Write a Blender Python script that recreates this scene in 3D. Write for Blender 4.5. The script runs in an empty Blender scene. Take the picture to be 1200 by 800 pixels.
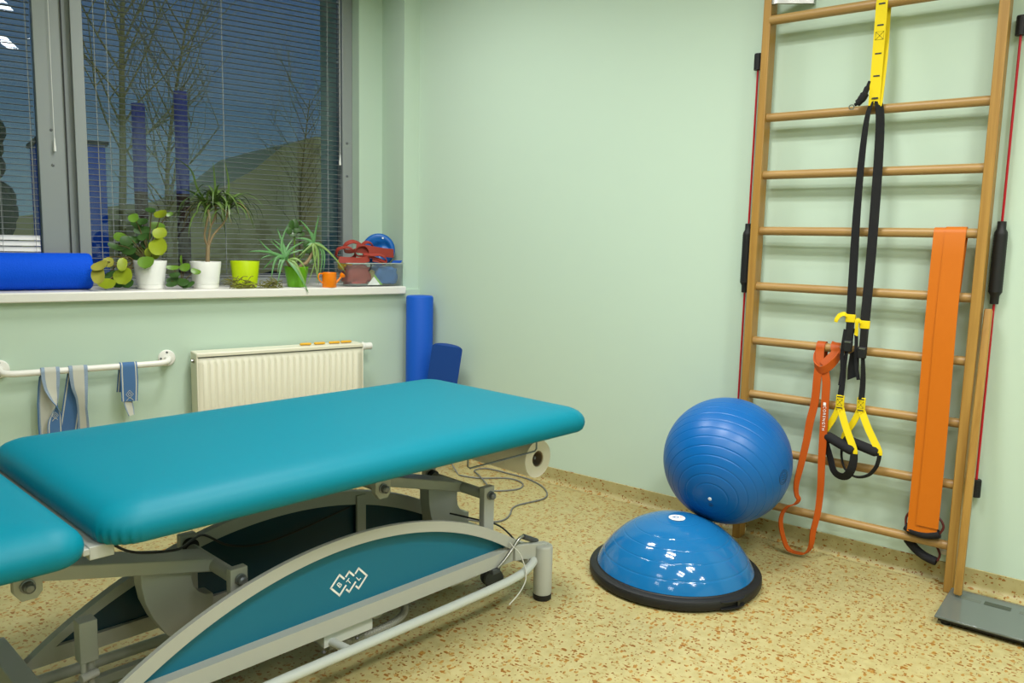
import bpy, bmesh, math, random
from mathutils import Vector, Matrix, noise
random.seed(7)
SC = bpy.context.scene
COL = SC.collection
PI = math.pi
WA = -0.2709            # heading of the window wall (the room corner is not square)
TB = -0.0813            # heading of the treatment table
def V(*a): return Vector(a)

# ------------------------------------------------------------------ materials
def lin(c):
    r = []
    for v in c[:3]:
        v = v/255.0
        r.append(v/12.92 if v <= 0.04045 else ((v+0.055)/1.055)**2.4)
    return (r[0], r[1], r[2], 1.0)
def mat(name, col, rough=0.5, metal=0.0, spec=0.5, vary=0.0, vscale=8.0, bump=0.0, bscale=200.0, coat=0.0, trans=0.0, alpha=1.0, ior=1.45, sheen=0.0):
    m = bpy.data.materials.new(name); m.use_nodes = True
    nt = m.node_tree; b = nt.nodes['Principled BSDF']
    b.inputs['Base Color'].default_value = lin(col)
    b.inputs['Roughness'].default_value = rough
    b.inputs['Metallic'].default_value = metal
    b.inputs['Specular IOR Level'].default_value = spec
    b.inputs['Coat Weight'].default_value = coat
    b.inputs['Transmission Weight'].default_value = trans
    b.inputs['Alpha'].default_value = alpha
    b.inputs['IOR'].default_value = ior
    b.inputs['Sheen Weight'].default_value = sheen
    tc = nt.nodes.new('ShaderNodeTexCoord')
    if vary:
        n = nt.nodes.new('ShaderNodeTexNoise'); n.inputs['Scale'].default_value = vscale; n.inputs['Detail'].default_value = 4
        nt.links.new(tc.outputs['Object'], n.inputs['Vector'])
        mx = nt.nodes.new('ShaderNodeMix'); mx.data_type = 'RGBA'
        c = lin(col)
        mx.inputs['A'].default_value = (c[0]*(1-vary), c[1]*(1-vary), c[2]*(1-vary), 1)
        mx.inputs['B'].default_value = (min(1, c[0]*(1+vary)), min(1, c[1]*(1+vary)), min(1, c[2]*(1+vary)), 1)
        nt.links.new(n.outputs['Fac'], mx.inputs['Factor'])
        nt.links.new(mx.outputs['Result'], b.inputs['Base Color'])
    if bump:
        n = nt.nodes.new('ShaderNodeTexNoise'); n.inputs['Scale'].default_value = bscale; n.inputs['Detail'].default_value = 2
        nt.links.new(tc.outputs['Object'], n.inputs['Vector'])
        bp = nt.nodes.new('ShaderNodeBump'); bp.inputs['Strength'].default_value = bump; bp.inputs['Distance'].default_value = 0.002
        nt.links.new(n.outputs['Fac'], bp.inputs['Height']); nt.links.new(bp.outputs['Normal'], b.inputs['Normal'])
    return m
def emit(name, col, s):
    m = bpy.data.materials.new(name); m.use_nodes = True
    b = m.node_tree.nodes['Principled BSDF']
    b.inputs['Base Color'].default_value = lin(col)
    b.inputs['Emission Color'].default_value = lin(col); b.inputs['Emission Strength'].default_value = s
    return m
def wood(name, c1, c2, axis='Z'):
    m = bpy.data.materials.new(name); m.use_nodes = True
    nt = m.node_tree; b = nt.nodes['Principled BSDF']; b.inputs['Roughness'].default_value = 0.42
    tc = nt.nodes.new('ShaderNodeTexCoord'); mp = nt.nodes.new('ShaderNodeMapping')
    mp.inputs['Scale'].default_value = {'Z': (55, 55, 2.2), 'Y': (55, 2.2, 55), 'X': (2.2, 55, 55)}[axis]
    n = nt.nodes.new('ShaderNodeTexNoise'); n.inputs['Scale'].default_value = 1.0; n.inputs['Detail'].default_value = 5; n.inputs['Distortion'].default_value = 0.6
    cr = nt.nodes.new('ShaderNodeValToRGB')
    cr.color_ramp.elements[0].position = 0.3; cr.color_ramp.elements[0].color = lin(c1)
    cr.color_ramp.elements[1].position = 0.7; cr.color_ramp.elements[1].color = lin(c2)
    nt.links.new(tc.outputs['Object'], mp.inputs['Vector']); nt.links.new(mp.outputs['Vector'], n.inputs['Vector'])
    nt.links.new(n.outputs['Fac'], cr.inputs['Fac']); nt.links.new(cr.outputs['Color'], b.inputs['Base Color'])
    return m

# ------------------------------------------------------------------ mesh builder
class MB:
    def __init__(s): s.bm = bmesh.new()
    def face(s, vs):
        try: return s.bm.faces.new(vs)
        except ValueError: return None
    def box(s, c, size, M=None, taper=1.0):
        hx, hy, hz = size[0]/2, size[1]/2, size[2]/2
        c = Vector(c); vs = []
        for z in (-hz, hz):
            k = taper if z > 0 else 1.0
            for x, y in ((-hx, -hy), (hx, -hy), (hx, hy), (-hx, hy)):
                p = Vector((x*k, y*k, z))
                if M: p = M @ p
                vs.append(s.bm.verts.new(c+p))
        a = vs
        for f in ((3, 2, 1, 0), (4, 5, 6, 7), (0, 1, 5, 4), (1, 2, 6, 5), (2, 3, 7, 6), (3, 0, 4, 7)): s.face([a[i] for i in f])
        return s
    def span(s, lo, hi):
        lo, hi = Vector(lo), Vector(hi)
        return s.box((lo+hi)/2, hi-lo)
    def rings(s, rs, closed=False, cap0=True, cap1=True):
        R = [[s.bm.verts.new(p) for p in r] for r in rs]
        n = len(R[0]); m = len(R)
        for i in range(m if closed else m-1):
            A, B = R[i], R[(i+1) % m]
            for j in range(n): s.face([A[j], A[(j+1) % n], B[(j+1) % n], B[j]])
        if not closed:
            if cap0: s.face(list(reversed(R[0])))
            if cap1: s.face(R[-1])
        return s
    def tube(s, pts, r, seg=10, closed=False):
        pts = [Vector(p) for p in pts]; n = len(pts)
        rad = r if isinstance(r, (list, tuple)) else [r]*n
        T = []
        for i in range(n):
            if closed: t = pts[(i+1) % n]-pts[i-1]
            else: t = pts[min(i+1, n-1)]-pts[max(i-1, 0)]
            T.append(t.normalized())
        u = T[0].orthogonal().normalized(); rs = []
        for i in range(n):
            u = (u-T[i]*u.dot(T[i])); u = u.normalized() if u.length > 1e-6 else T[i].orthogonal().normalized()
            w = T[i].cross(u)
            rs.append([pts[i]+(u*math.cos(2*PI*k/seg)+w*math.sin(2*PI*k/seg))*rad[i] for k in range(seg)])
        return s.rings(rs, closed)
    def cyl(s, p, q, r, r2=None, seg=20): return s.tube([p, q], [r, r if r2 is None else r2], seg)
    def lathe(s, prof, seg=32, M=None, c=(0, 0, 0)):
        c = Vector(c); rs = []
        for r, z in prof:
            ring = []
            for k in range(seg):
                a = 2*PI*k/seg; p = Vector((max(r, 1e-4)*math.cos(a), max(r, 1e-4)*math.sin(a), z))
                if M: p = M @ p
                ring.append(c+p)
            rs.append(ring)
        return s.rings(rs)
    def prism(s, poly, a, b, f):
        """poly of 2-D points, f(u, v, d) -> point, extruded from depth a to depth b"""
        A = [s.bm.verts.new(f(u, v, a)) for u, v in poly]; B = [s.bm.verts.new(f(u, v, b)) for u, v in poly]
        n = len(poly)
        s.face(A); s.face(list(reversed(B)))
        for i in range(n): s.face([A[(i+1) % n], A[i], B[i], B[(i+1) % n]])
        return s
    def strap(s, pts, wd, width, th=0.0025, closed=False):
        """flat band of the given width and thickness along pts; wd one vector or one per point"""
        pts = [Vector(p) for p in pts]; n = len(pts); rs = []
        for i in range(n):
            if closed: t = (pts[(i+1) % n]-pts[i-1]).normalized()
            else: t = (pts[min(i+1, n-1)]-pts[max(i-1, 0)]).normalized()
            w = Vector(wd[i]) if isinstance(wd, list) else Vector(wd)
            w = (w-t*w.dot(t)).normalized(); nn = t.cross(w)
            W = (width[i] if isinstance(width, (list, tuple)) else width)/2
            rs.append([pts[i]-w*W-nn*th/2, pts[i]+w*W-nn*th/2, pts[i]+w*W+nn*th/2, pts[i]-w*W+nn*th/2])
        return s.rings(rs, closed)
    def ball(s, c, r, seg=24, ring=14, sc=(1, 1, 1), M=None):
        prof = [(math.sin(PI*i/ring), -math.cos(PI*i/ring)) for i in range(ring+1)]
        c = Vector(c); rs = []
        for a, z in prof:
            row = []
            for k in range(seg):
                p = Vector((max(a, 1e-3)*math.cos(2*PI*k/seg)*sc[0]*r, max(a, 1e-3)*math.sin(2*PI*k/seg)*sc[1]*r, z*sc[2]*r))
                row.append(c+(M @ p if M else p))
            rs.append(row)
        return s.rings(rs)
    def build(s, name, m, parent=None, loc=None, rotz=None, smooth=35, bevel=0.0, bseg=2):
        me = bpy.data.meshes.new(name)
        bmesh.ops.recalc_face_normals(s.bm, faces=s.bm.faces)
        s.bm.to_mesh(me); s.bm.free()
        if smooth:
            for p in me.polygons: p.use_smooth = True
            me.set_sharp_from_angle(angle=math.radians(smooth))
        for k in (m if isinstance(m, (list, tuple)) else [m]): me.materials.append(k)
        o = bpy.data.objects.new(name, me); COL.objects.link(o)
        if parent: o.parent = parent
        if loc is not None: o.location = loc
        if rotz is not None: o.rotation_euler = (0, 0, rotz)
        if bevel:
            b = o.modifiers.new('bevel', 'BEVEL'); b.width = bevel; b.segments = bseg; b.limit_method = 'ANGLE'; b.angle_limit = math.radians(40)
        return o
def tag(o, label, cat, group=None):
    o['label'] = label; o['category'] = cat
    if group: o['group'] = group
    return o
def thing(name, label, cat, loc=(0, 0, 0), rotz=0.0, group=None):
    o = bpy.data.objects.new(name, None); COL.objects.link(o); o.empty_display_size = 0.05
    o.location = loc; o.rotation_euler = (0, 0, rotz)
    return tag(o, label, cat, group)
def struct(o): o['kind'] = 'structure'; return o
def wl(s, t, z=0.0):
    """a point given along the window wall (s), out through it (t) and up (z)"""
    return Vector((s*math.cos(WA)-t*math.sin(WA), s*math.sin(WA)+t*math.cos(WA), z))
def spline(pts, n=8, closed=False):
    pts = [Vector(p) for p in pts]; N = len(pts); out = []
    for i in range(N if closed else N-1):
        if closed: p0, p1, p2, p3 = pts[i-1], pts[i], pts[(i+1) % N], pts[(i+2) % N]
        else: p0, p1, p2, p3 = pts[max(i-1, 0)], pts[i], pts[i+1], pts[min(i+2, N-1)]
        for k in range(n):
            t = k/n
            out.append(0.5*((2*p1)+(p2-p0)*t+(2*p0-5*p1+4*p2-p3)*t*t+(3*p1-p0-3*p2+p3)*t**3))
    if not closed: out.append(pts[-1])
    return out
def text_mesh(body, size, name, m, parent, M, extrude=0.0004, spacing=1.0):
    c = bpy.data.curves.new(name, 'FONT'); c.body = body; c.size = size; c.extrude = extrude; c.align_x = 'CENTER'; c.align_y = 'CENTER'; c.space_character = spacing
    tmp = bpy.data.objects.new(name, c); COL.objects.link(tmp)
    dg = bpy.context.evaluated_depsgraph_get(); dg.update()
    me = bpy.data.meshes.new_from_object(tmp.evaluated_get(dg)); bpy.data.objects.remove(tmp); bpy.data.curves.remove(c)
    me.transform(M); me.materials.clear(); me.materials.append(m)
    o = bpy.data.objects.new(name, me); COL.objects.link(o); o.parent = parent
    return o

# ------------------------------------------------------------------ palette
M_wall = mat('green wall paint', (191, 212, 193), 0.55, spec=0.25, bump=0.05, bscale=60)
M_ceil = mat('white ceiling', (238, 238, 234), 0.8)
M_white = mat('white lacquer', (232, 230, 222), 0.35)
M_rad = mat('cream radiator enamel', (226, 222, 200), 0.35)
M_frame = mat('grey aluminium frame', (150, 156, 156), 0.45, metal=0.2)
M_framed = mat('dark frame groove', (40, 42, 44), 0.6)
M_slat = mat('grey blind slat', (134, 138, 138), 0.45)
M_slatlit = mat('lit blind slat', (240, 240, 238), 0.35)  # lit copy of the slat colour, reflected light painted in as white
M_cord = mat('blind cord', (170, 175, 175), 0.7)
M_vinyl = mat('teal vinyl', (0, 116, 134), 0.46, spec=0.2, bump=0.12, bscale=900)
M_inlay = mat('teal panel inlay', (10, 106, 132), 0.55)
M_inlayshade = mat('shaded teal panel inlay', (6, 56, 70), 0.4)  # same inlay teal with the shade under the table put into the colour
M_grey = mat('grey powder coat', (176, 178, 168), 0.45, bump=0.03, bscale=500)
M_greyd = mat('dark grey plastic', (70, 74, 74), 0.5)
M_black = mat('black rubber', (22, 23, 24), 0.55)
M_foam = mat('black foam', (24, 25, 27), 0.85, bump=0.2, bscale=700)
M_web = mat('black webbing', (18, 19, 22), 0.8, bump=0.3, bscale=900)
M_yel = mat('yellow webbing', (230, 205, 4), 0.7, bump=0.15, bscale=900)
M_chrome = mat('chrome', (170, 170, 165), 0.3, metal=1.0)
M_steel = mat('brushed steel bolt', (120, 124, 128), 0.35, metal=0.6)
M_wood = wood('beech post', (150, 110, 46), (174, 134, 64), 'Z')
M_woodr = wood('beech rung', (152, 116, 62), (176, 142, 86), 'Y')
M_orange = mat('orange rubber', (182, 78, 0), 0.55)
M_orangel = mat('orange latex', (198, 105, 0), 0.5)
M_red = mat('red fibreglass', (176, 18, 34), 0.35)
M_bluefoam = mat('blue foam', (0, 86, 196), 0.6, bump=0.25, bscale=260)
M_bluefoamd = mat('navy blue foam', (0, 62, 140), 0.7, bump=0.25, bscale=260)
M_ball = mat('blue ball vinyl', (0, 93, 164), 0.36, spec=0.5)
M_dome = mat('glossy blue dome', (24, 102, 158), 0.08, spec=0.5)
M_paper = mat('white paper', (226, 220, 205), 0.85)
M_card = mat('brown cardboard', (120, 104, 86), 0.9)
M_print = mat('white print', (240, 240, 236), 0.6)
M_ink = mat('dark print', (30, 36, 48), 0.6)
M_cable = mat('grey cable', (110, 112, 108), 0.5)
M_tubegrey = mat('light grey tube', (192, 198, 192), 0.4)
M_cablew = mat('pale cable', (196, 196, 186), 0.5)
M_cabled = mat('dark cable', (34, 36, 36), 0.5)
LAMP_W, LAMP_C, SKY_K, EXPO = 10.6, (1.0, 0.99, 0.99), 0.5, 0.0
# ================================================================== the room
def floor_mat():
    m = bpy.data.materials.new('flecked vinyl floor'); m.use_nodes = True
    nt = m.node_tree; L = nt.links; b = nt.nodes['Principled BSDF']
    b.inputs['Roughness'].default_value = 0.42; b.inputs['Specular IOR Level'].default_value = 0.35
    tc = nt.nodes.new('ShaderNodeTexCoord')
    wob = nt.nodes.new('ShaderNodeTexNoise'); wob.inputs['Scale'].default_value = 90; wob.inputs['Detail'].default_value = 3
    L.new(tc.outputs['Object'], wob.inputs['Vector'])
    sub = nt.nodes.new('ShaderNodeVectorMath'); sub.operation = 'MULTIPLY_ADD'; sub.inputs[1].default_value = (0.013, 0.013, 0.013)
    L.new(wob.outputs['Color'], sub.inputs[0]); L.new(tc.outputs['Object'], sub.inputs[2])
    def flecks(scale, lo, hi, seed, stretch=(1, 1, 1)):
        mp = nt.nodes.new('ShaderNodeMapping'); mp.inputs['Location'].default_value = (seed, seed*1.7, seed*0.3); mp.inputs['Scale'].default_value = stretch
        L.new(sub.outputs[0], mp.inputs['Vector'])
        v = nt.nodes.new('ShaderNodeTexVoronoi'); v.inputs['Scale'].default_value = scale
        L.new(mp.outputs['Vector'], v.inputs['Vector'])
        # only some cells carry a fleck, each of its own size
        sep = nt.nodes.new('ShaderNodeSeparateColor'); L.new(v.outputs['Color'], sep.inputs['Color'])
        mr = nt.nodes.new('ShaderNodeMapRange'); mr.inputs['From Min'].default_value = lo; mr.inputs['From Max'].default_value = 1.0
        mr.inputs['To Min'].default_value = -0.02; mr.inputs['To Max'].default_value = hi
        L.new(sep.outputs['Red'], mr.inputs['Value'])
        lt = nt.nodes.new('ShaderNodeMath'); lt.operation = 'LESS_THAN'
        L.new(v.outputs['Distance'], lt.inputs[0]); L.new(mr.outputs['Result'], lt.inputs[1])
        return lt.outputs[0], sep
    base = nt.nodes.new('ShaderNodeTexNoise'); base.inputs['Scale'].default_value = 26; base.inputs['Detail'].default_value = 5
    L.new(tc.outputs['Object'], base.inputs['Vector'])
    cr = nt.nodes.new('ShaderNodeValToRGB')
    cr.color_ramp.elements[0].position = 0.35; cr.color_ramp.elements[0].color = lin(FLOOR1)
    cr.color_ramp.elements[1].position = 0.65; cr.color_ramp.elements[1].color = lin(FLOOR2)
    L.new(base.outputs['Fac'], cr.inputs['Fac'])
    col = cr.outputs['Color']
    for scale, lo, hi, seed, st, c1, c2 in ((72, 0.30, 0.46, 3.1, (1, 0.55, 1), (156, 138, 84), (168, 150, 96)),
                                           (66, 0.25, 0.42, 9.7, (0.55, 1, 1), (156, 112, 44), (164, 128, 62)),
                                           (68, 0.30, 0.40, 5.3, (1.0, 0.5, 1), (132, 84, 24), (150, 104, 40)),
                                           (110, 0.40, 0.44, 1.3, (0.7, 1.0, 1), (122, 78, 24), (144, 100, 40))):
        f, sep = flecks(scale, lo, hi, seed, st)
        mc = nt.nodes.new('ShaderNodeMix'); mc.data_type = 'RGBA'
        mc.inputs['A'].default_value = lin(c1); mc.inputs['B'].default_value = lin(c2); L.new(sep.outputs['Green'], mc.inputs['Factor'])
        mx = nt.nodes.new('ShaderNodeMix'); mx.data_type = 'RGBA'
        L.new(f, mx.inputs['Factor']); L.new(col, mx.inputs['A']); L.new(mc.outputs['Result'], mx.inputs['B'])
        col = mx.outputs['Result']
    L.new(col, b.inputs['Base Color'])
    return m
FLOOR1, FLOOR2 = (166, 155, 104), (176, 166, 116)
M_floor = floor_mat()
XL, YB, ZC = -6.2, -6.4, 3.0        # left wall, wall behind the camera, ceiling
S_END = -6.2                         # the window wall runs this far left of the corner
corner_l = wl(S_END, 0)

o = struct(MB().prism([(XL-1, YB-0.2), (0.2, YB-0.2), (0.2, 1.0), (XL-1, 2.6)], 0, -0.1, lambda u, v, d: V(u, v, d)).build('floor', M_floor))
ceiling = struct(MB().prism([(XL-1, YB-0.2), (0.2, YB-0.2), (0.2, 1.0), (XL-1, 2.6)], ZC, ZC+0.1, lambda u, v, d: V(u, v, d)).build('ceiling', M_ceil))
struct(MB().span((0, YB-0.2, 0), (0.15, 0.9, ZC)).build('wall_right', M_wall))
struct(MB().span((XL-0.15, YB-0.2, 0), (XL, 2.4, ZC)).build('wall_left', M_wall))
struct(MB().span((XL-0.2, YB-0.15, 0), (0.15, YB, ZC)).build('wall_back', M_wall))
# window wall, built in its own heading: x runs along it to the corner, y out through it
def sub(lo, hi, b): b.span(lo, hi)
SILL_Z, SILL_F, NB = 0.9725, -0.04, 0.28
w = MB()
w.span((S_END-0.3, 0.0, 0), (0.12, 0.45, 0.952))                 # below the sill
w.span((-0.102, 0.012, 0.952), (0.12, 0.45, ZC))                   # pier in the corner
w.span((-0.25, NB, 0.952), (-0.102, 0.45, ZC))                     # step beside the window
w.span((S_END-0.3, 0.012, 2.80), (-0.102, 0.45, ZC))               # over the window
w.span((S_END-0.3, 0.012, 0.952), (-4.3, 0.45, 2.80))              # left of the windows
struct(w.build('wall_window', M_wall, rotz=WA))
# window sill
struct(MB().span((-4.3, SILL_F, 0.929), (-0.108, 0.40, SILL_Z)).build('trim_1', M_white, rotz=WA, bevel=0.006, bseg=3))
# coved vinyl skirting
def cove(name, p0, p1, inward):
    b = MB(); prof = [(0.0, 0.0)]
    R = 0.028
    prof += [(R+0.003, 0.001)]+[(0.003+R-R*math.sin(a), 0.001+R-R*math.cos(a)) for a in [PI/2*k/6 for k in range(1, 7)]]+[(0.003, 0.078), (0.0, 0.08)]
    p0, p1, inward = Vector(p0), Vector(p1), Vector(inward)
    b.rings([[p+inward*u+V(0, 0, z) for u, z in prof] for p in (p0, p1)])
    return struct(b.build(name, M_floor, smooth=40))
cove('baseboard_right', (0, -6.3, 0), (0, 0.0, 0), (-1, 0, 0))
n_in = wl(0, -1)
cove('baseboard_window', wl(-6.0, 0), wl(0, 0), n_in)
# recessed louvre lights in the ceiling: trim ring, tubes and the lamps themselves
LIGHT_XY = [(-1.2, -0.6, 1.35, 152), (-1.5, -2.15, 1.55, 150), (-1.6, -3.85, 1.8, 150), (-1.6, -5.5, 1.1, 150), (-2.55, -2.1, 0.5, 168), (-2.55, -3.6, 1.1, 168), (-2.7, -5.4, 1.0, 150), (-3.8, -2.05, 0.3, 168), (-3.8, -3.85, 0.9, 168), (-5.0, -2.1, 0.3, 168), (-5.0, -3.85, 0.6, 168)]
for i, (x, y, wk, spread) in enumerate(LIGHT_XY):
    fr = MB()
    for a, b_ in (((-0.31, -0.31), (0.31, -0.29)), ((-0.31, 0.29), (0.31, 0.31)), ((-0.31, -0.29), (-0.29, 0.29)), ((0.29, -0.29), (0.31, 0.29))):
        fr.span((a[0], a[1], -0.012), (b_[0], b_[1], 0.0))
    f = fr.build('light_frame', M_white, ceiling, loc=(x, y, ZC))
    tb = MB()
    for k in (-0.14, 0.14): tb.span((k-0.05, -0.27, -0.006), (k+0.05, 0.27, -0.001))
    tb.build('light_tube', M_white, f, smooth=0)
    for k in (-0.14, 0.14):
        ld = bpy.data.lights.new('ceiling_lamp', 'AREA'); ld.shape = 'RECTANGLE'; ld.size = 0.10; ld.size_y = 0.54
        ld.energy = LAMP_W*wk; ld.color = LAMP_C; ld.spread = math.radians(spread)
        lo = bpy.data.objects.new('ceiling_lamp', ld); COL.objects.link(lo); lo.location = (x+k, y, ZC-0.0005-0.010)

# ------------------------------------------------------------------ windows (wall heading)
M_glass = bpy.data.materials.new('window glass'); M_glass.use_nodes = True
nt = M_glass.node_tree; nt.nodes.clear()
out = nt.nodes.new('ShaderNodeOutputMaterial'); tr = nt.nodes.new('ShaderNodeBsdfTransparent'); gl = nt.nodes.new('ShaderNodeBsdfGlossy')
gl.inputs['Roughness'].default_value = 0.0; tr.inputs['Color'].default_value = (0.86, 0.92, 0.93, 1)
fz = nt.nodes.new('ShaderNodeFresnel'); fz.inputs['IOR'].default_value = 1.55
ms = nt.nodes.new('ShaderNodeMixShader')
nt.links.new(fz.outputs[0], ms.inputs[0]); nt.links.new(tr.outputs[0], ms.inputs[1]); nt.links.new(gl.outputs[0], ms.inputs[2]); nt.links.new(ms.outputs[0], out.inputs[0])
def window(n, s0, s1, fl, fr_):
    root = bpy.data.objects.new('window_%d' % n, None); COL.objects.link(root); root.rotation_euler = (0, 0, WA); struct(root)
    f = MB()
    f.span((s0, 0.37, SILL_Z), (s0+fl, 0.46, 2.80)); f.span((s1-fr_, 0.37, SILL_Z), (s1, 0.46, 2.80))
    f.span((s0+fl, 0.37, 2.74), (s1-fr_, 0.46, 2.80)); f.span((s0+fl, 0.37, SILL_Z), (s1-fr_, 0.46, SILL_Z+0.035))
    f.build('window_frame', M_frame, root, bevel=0.003)
    MB().span((s0+fl, 0.440, SILL_Z+0.035), (s1-fr_, 0.444, 2.74)).build('window_pane', M_glass, root, smooth=0)
    return root
w1 = window(1, -1.70, -0.25, 0.048, 0.062)
w2 = window(2, -3.40, -1.735, 0.06, 0.122)
# mullion between the two windows
mu = MB(); mu.span((-1.735, 0.385, SILL_Z), (-1.70, 0.46, 2.80)); mu.span((-1.703, 0.345, SILL_Z), (-1.652, 0.372, 2.80))
struct(mu.build('trim_2', M_frame, rotz=WA, bevel=0.002))
gk = MB(); gk.span((-1.7415, 0.360, SILL_Z), (-1.7365, 0.384, 2.80))  # dark strip standing in for the groove between frame and mullion
struct(gk.build('trim_3', M_framed, rotz=WA))
def screw(parent, s, t, z):
    MB().lathe([(0.0, 0.0), (0.007, 0.0), (0.006, 0.003), (0.003, 0.004), (0.0025, 0.002), (0, 0.002)], 14, M=Matrix.Rotation(PI/2, 3, 'X'), c=(s, t, z)).build('screw', M_steel, parent)
for z in (1.72, 1.555, 1.03): screw(w2, -1.80, 0.3695, z)
for z in (1.79, 1.60): screw(w1, -0.285, 0.3695, z)

def blind(name, label, s0, s1, pitch, cords, cord_s, stack_lit, group):
    root = thing(name, label, 'window blind', wl(s0, 0.392), WA, group)
    W = s1-s0; b = MB(); z = SILL_Z+0.055; top = 2.70
    k = 0; tilt = math.radians(-0.5)
    while z < top:
        if not (stack_lit and z < 1.225):
            rs = []
            for x in (0.0, W):
                ring = []
                for u, h in ((-0.0125, 0), (0, 0.0022), (0.0125, 0), (0.0125, -0.0005), (0, 0.0015), (-0.0125, -0.0005)):
                    ring.append(V(x, u*math.cos(tilt), z+h+u*math.sin(tilt)))
                rs.append(ring)
            b.rings(rs)
        z += pitch
    b.build('slats', M_slat, root, smooth=0)
    if stack_lit:
        b = MB()
        for z in (1.045, 1.072, 1.099, 1.126, 1.153, 1.180, 1.207):
            b.rings([[V(x, -0.004, z-0.011), V(x, 0.001, z-0.004), V(x, 0.003, z+0.004), V(x, 0.001, z+0.0115), V(x, 0.0, z+0.0115), V(x, 0.002, z+0.004), V(x, 0.0, z-0.004), V(x, -0.005, z-0.011)] for x in (0, W)])
        b.build('bottom_slats', M_slatlit, root, smooth=0)
    MB().span((0, -0.013, SILL_Z+0.037), (W, 0.013, SILL_Z+0.050)).build('bottom_rail', M_slatlit if stack_lit else M_slat, root, bevel=0.002)
    MB().span((0, -0.016, 2.70), (W, 0.016, 2.735)).build('head_rail', M_slat, root, bevel=0.002)
    for c in cords:
        b = MB()
        b.cyl((c-s0, -0.0145, SILL_Z+0.05), (c-s0, -0.0145, 2.71), 0.0011, seg=6); b.cyl((c-s0+0.006, 0.0145, SILL_Z+0.05), (c-s0+0.006, 0.0145, 2.71), 0.0011, seg=6)
        b.build('ladder_cord', M_cord, root)
    for c, z0 in cord_s:
        p = MB().cyl((c-s0, -0.036, z0+0.06), (c-s0, -0.036, 2.71), 0.0013, seg=6).build('pull_cord', M_print, root)
        MB().lathe([(0.0, 0.0), (0.006, 0.0), (0.006, 0.012), (0.003, 0.05), (0.002, 0.062), (0, 0.062)], 12, c=(c-s0, -0.036, z0)).build('tassel', M_print, p)
    return root
blind('window_blind', 'grey slatted blind on the wide right-hand window, behind the pot plants', -1.646, -0.318, 0.0275, (-1.60, -1.545, -0.99, -0.40), ((-0.335, 1.66),), False, None)
blind('window_blind', 'grey slatted blind on the left window with brightly lit bottom slats, behind the blue roller', -3.33, -1.866, 0.0275, (-1.885, -2.02, -2.7), ((-1.79, 1.62),), True, None)

# ------------------------------------------------------------------ outside at dusk
M_hill = mat('grass bank', (190, 190, 140), 0.95, vary=0.25, vscale=0.6)
M_bark = mat('bare bark', (172, 160, 96), 0.9)
M_pillar = mat('blue column', (96, 96, 190), 0.7, vary=0.3, vscale=2.0)
M_pillarb = mat('brown column base', (110, 74, 64), 0.8)
M_bluew = mat('blue shed wall', (20, 96, 230), 0.6)
M_roof = mat('pale roof', (226, 216, 150), 0.9)
M_hedge = mat('dark hedge', (38, 58, 50), 0.9, vary=0.4, vscale=5)
struct(MB().span((-26, 0.6, -0.6), (22, 40, -0.4)).build('ground', M_hill, rotz=WA))
def outside_tree(label, s, t, h, r, seed, lean):
    rnd = random.Random(seed)
    root = thing('bare_tree', label, 'tree', wl(s, t, -0.4), WA)
    tr_ = MB(); br = MB()
    trunk = spline([(0, 0, 0), (lean*0.3, 0, h*0.35), (lean*0.5, 0.05, h*0.65), (lean, 0, h)], 6)
    tr_.tube(trunk, [r*(1-0.8*i/len(trunk)) for i in range(len(trunk))], 8)
    def grow(p, d, L, rr, depth):
        pts = [p]; q = p.copy(); dd = d.copy()
        for k in range(4):
            dd = (dd+V(rnd.uniform(-.22, .22), rnd.uniform(-.12, .12), rnd.uniform(-.04, .2))).normalized(); q = q+dd*L/4; pts.append(q.copy())
        br.tube(pts, [rr*(1-0.16*i) for i in range(5)], 5)
        if depth:
            for k in range(3):
                i = rnd.choice((1, 2, 3, 4)); a = rnd.choice((-1, 1))*rnd.uniform(.4, .9)
                nd = (dd+V(a, rnd.uniform(-.3, .3), rnd.uniform(.0, .5))).normalized(); grow(pts[i], nd, L*rnd.uniform(.5, .75), rr*0.55, depth-1)
    for i in range(7, len(trunk)-1, 1):
        for side in (-1, 1):
            grow(trunk[i], V(side*rnd.uniform(.5, .9), rnd.uniform(-.3, .3), rnd.uniform(.9, 1.5)).normalized(), h*rnd.uniform(.16, .30), r*0.26, 2)
    tr_.build('trunk', M_bark, root); br.build('branches', M_bark, root)
outside_tree('tallest bare tree seen through the blind, left of the taller blue column', -0.50, 6.6, 6.4, 0.055, 3, 0.35)
outside_tree('smaller bare tree seen through the blind between the two blue columns', 0.05, 7.2, 4.4, 0.045, 11, 0.5)
outside_tree('thin bare tree seen through the right of the blind in front of the pale roof', 2.9, 9.7, 4.0, 0.03, 23, 0.3)
def column(label, s, t, r, top):
    root = thing('column', label, 'column', wl(s, t, -0.4), WA)
    MB().cyl((0, 0, 0), (0, 0, 2.03), r, seg=20).build('column_base', M_pillarb, root); MB().cyl((0, 0, 2.03), (0, 0, top), r, seg=20).build('column_shaft', M_pillar, root)
column('shorter dark blue column outside the window, left of the pair', -0.627, 4.4, 0.060, 2.86)
column('taller dark blue column outside the window, behind the spiky-leaved plant', -0.238, 4.4, 0.062, 3.02)
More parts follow.
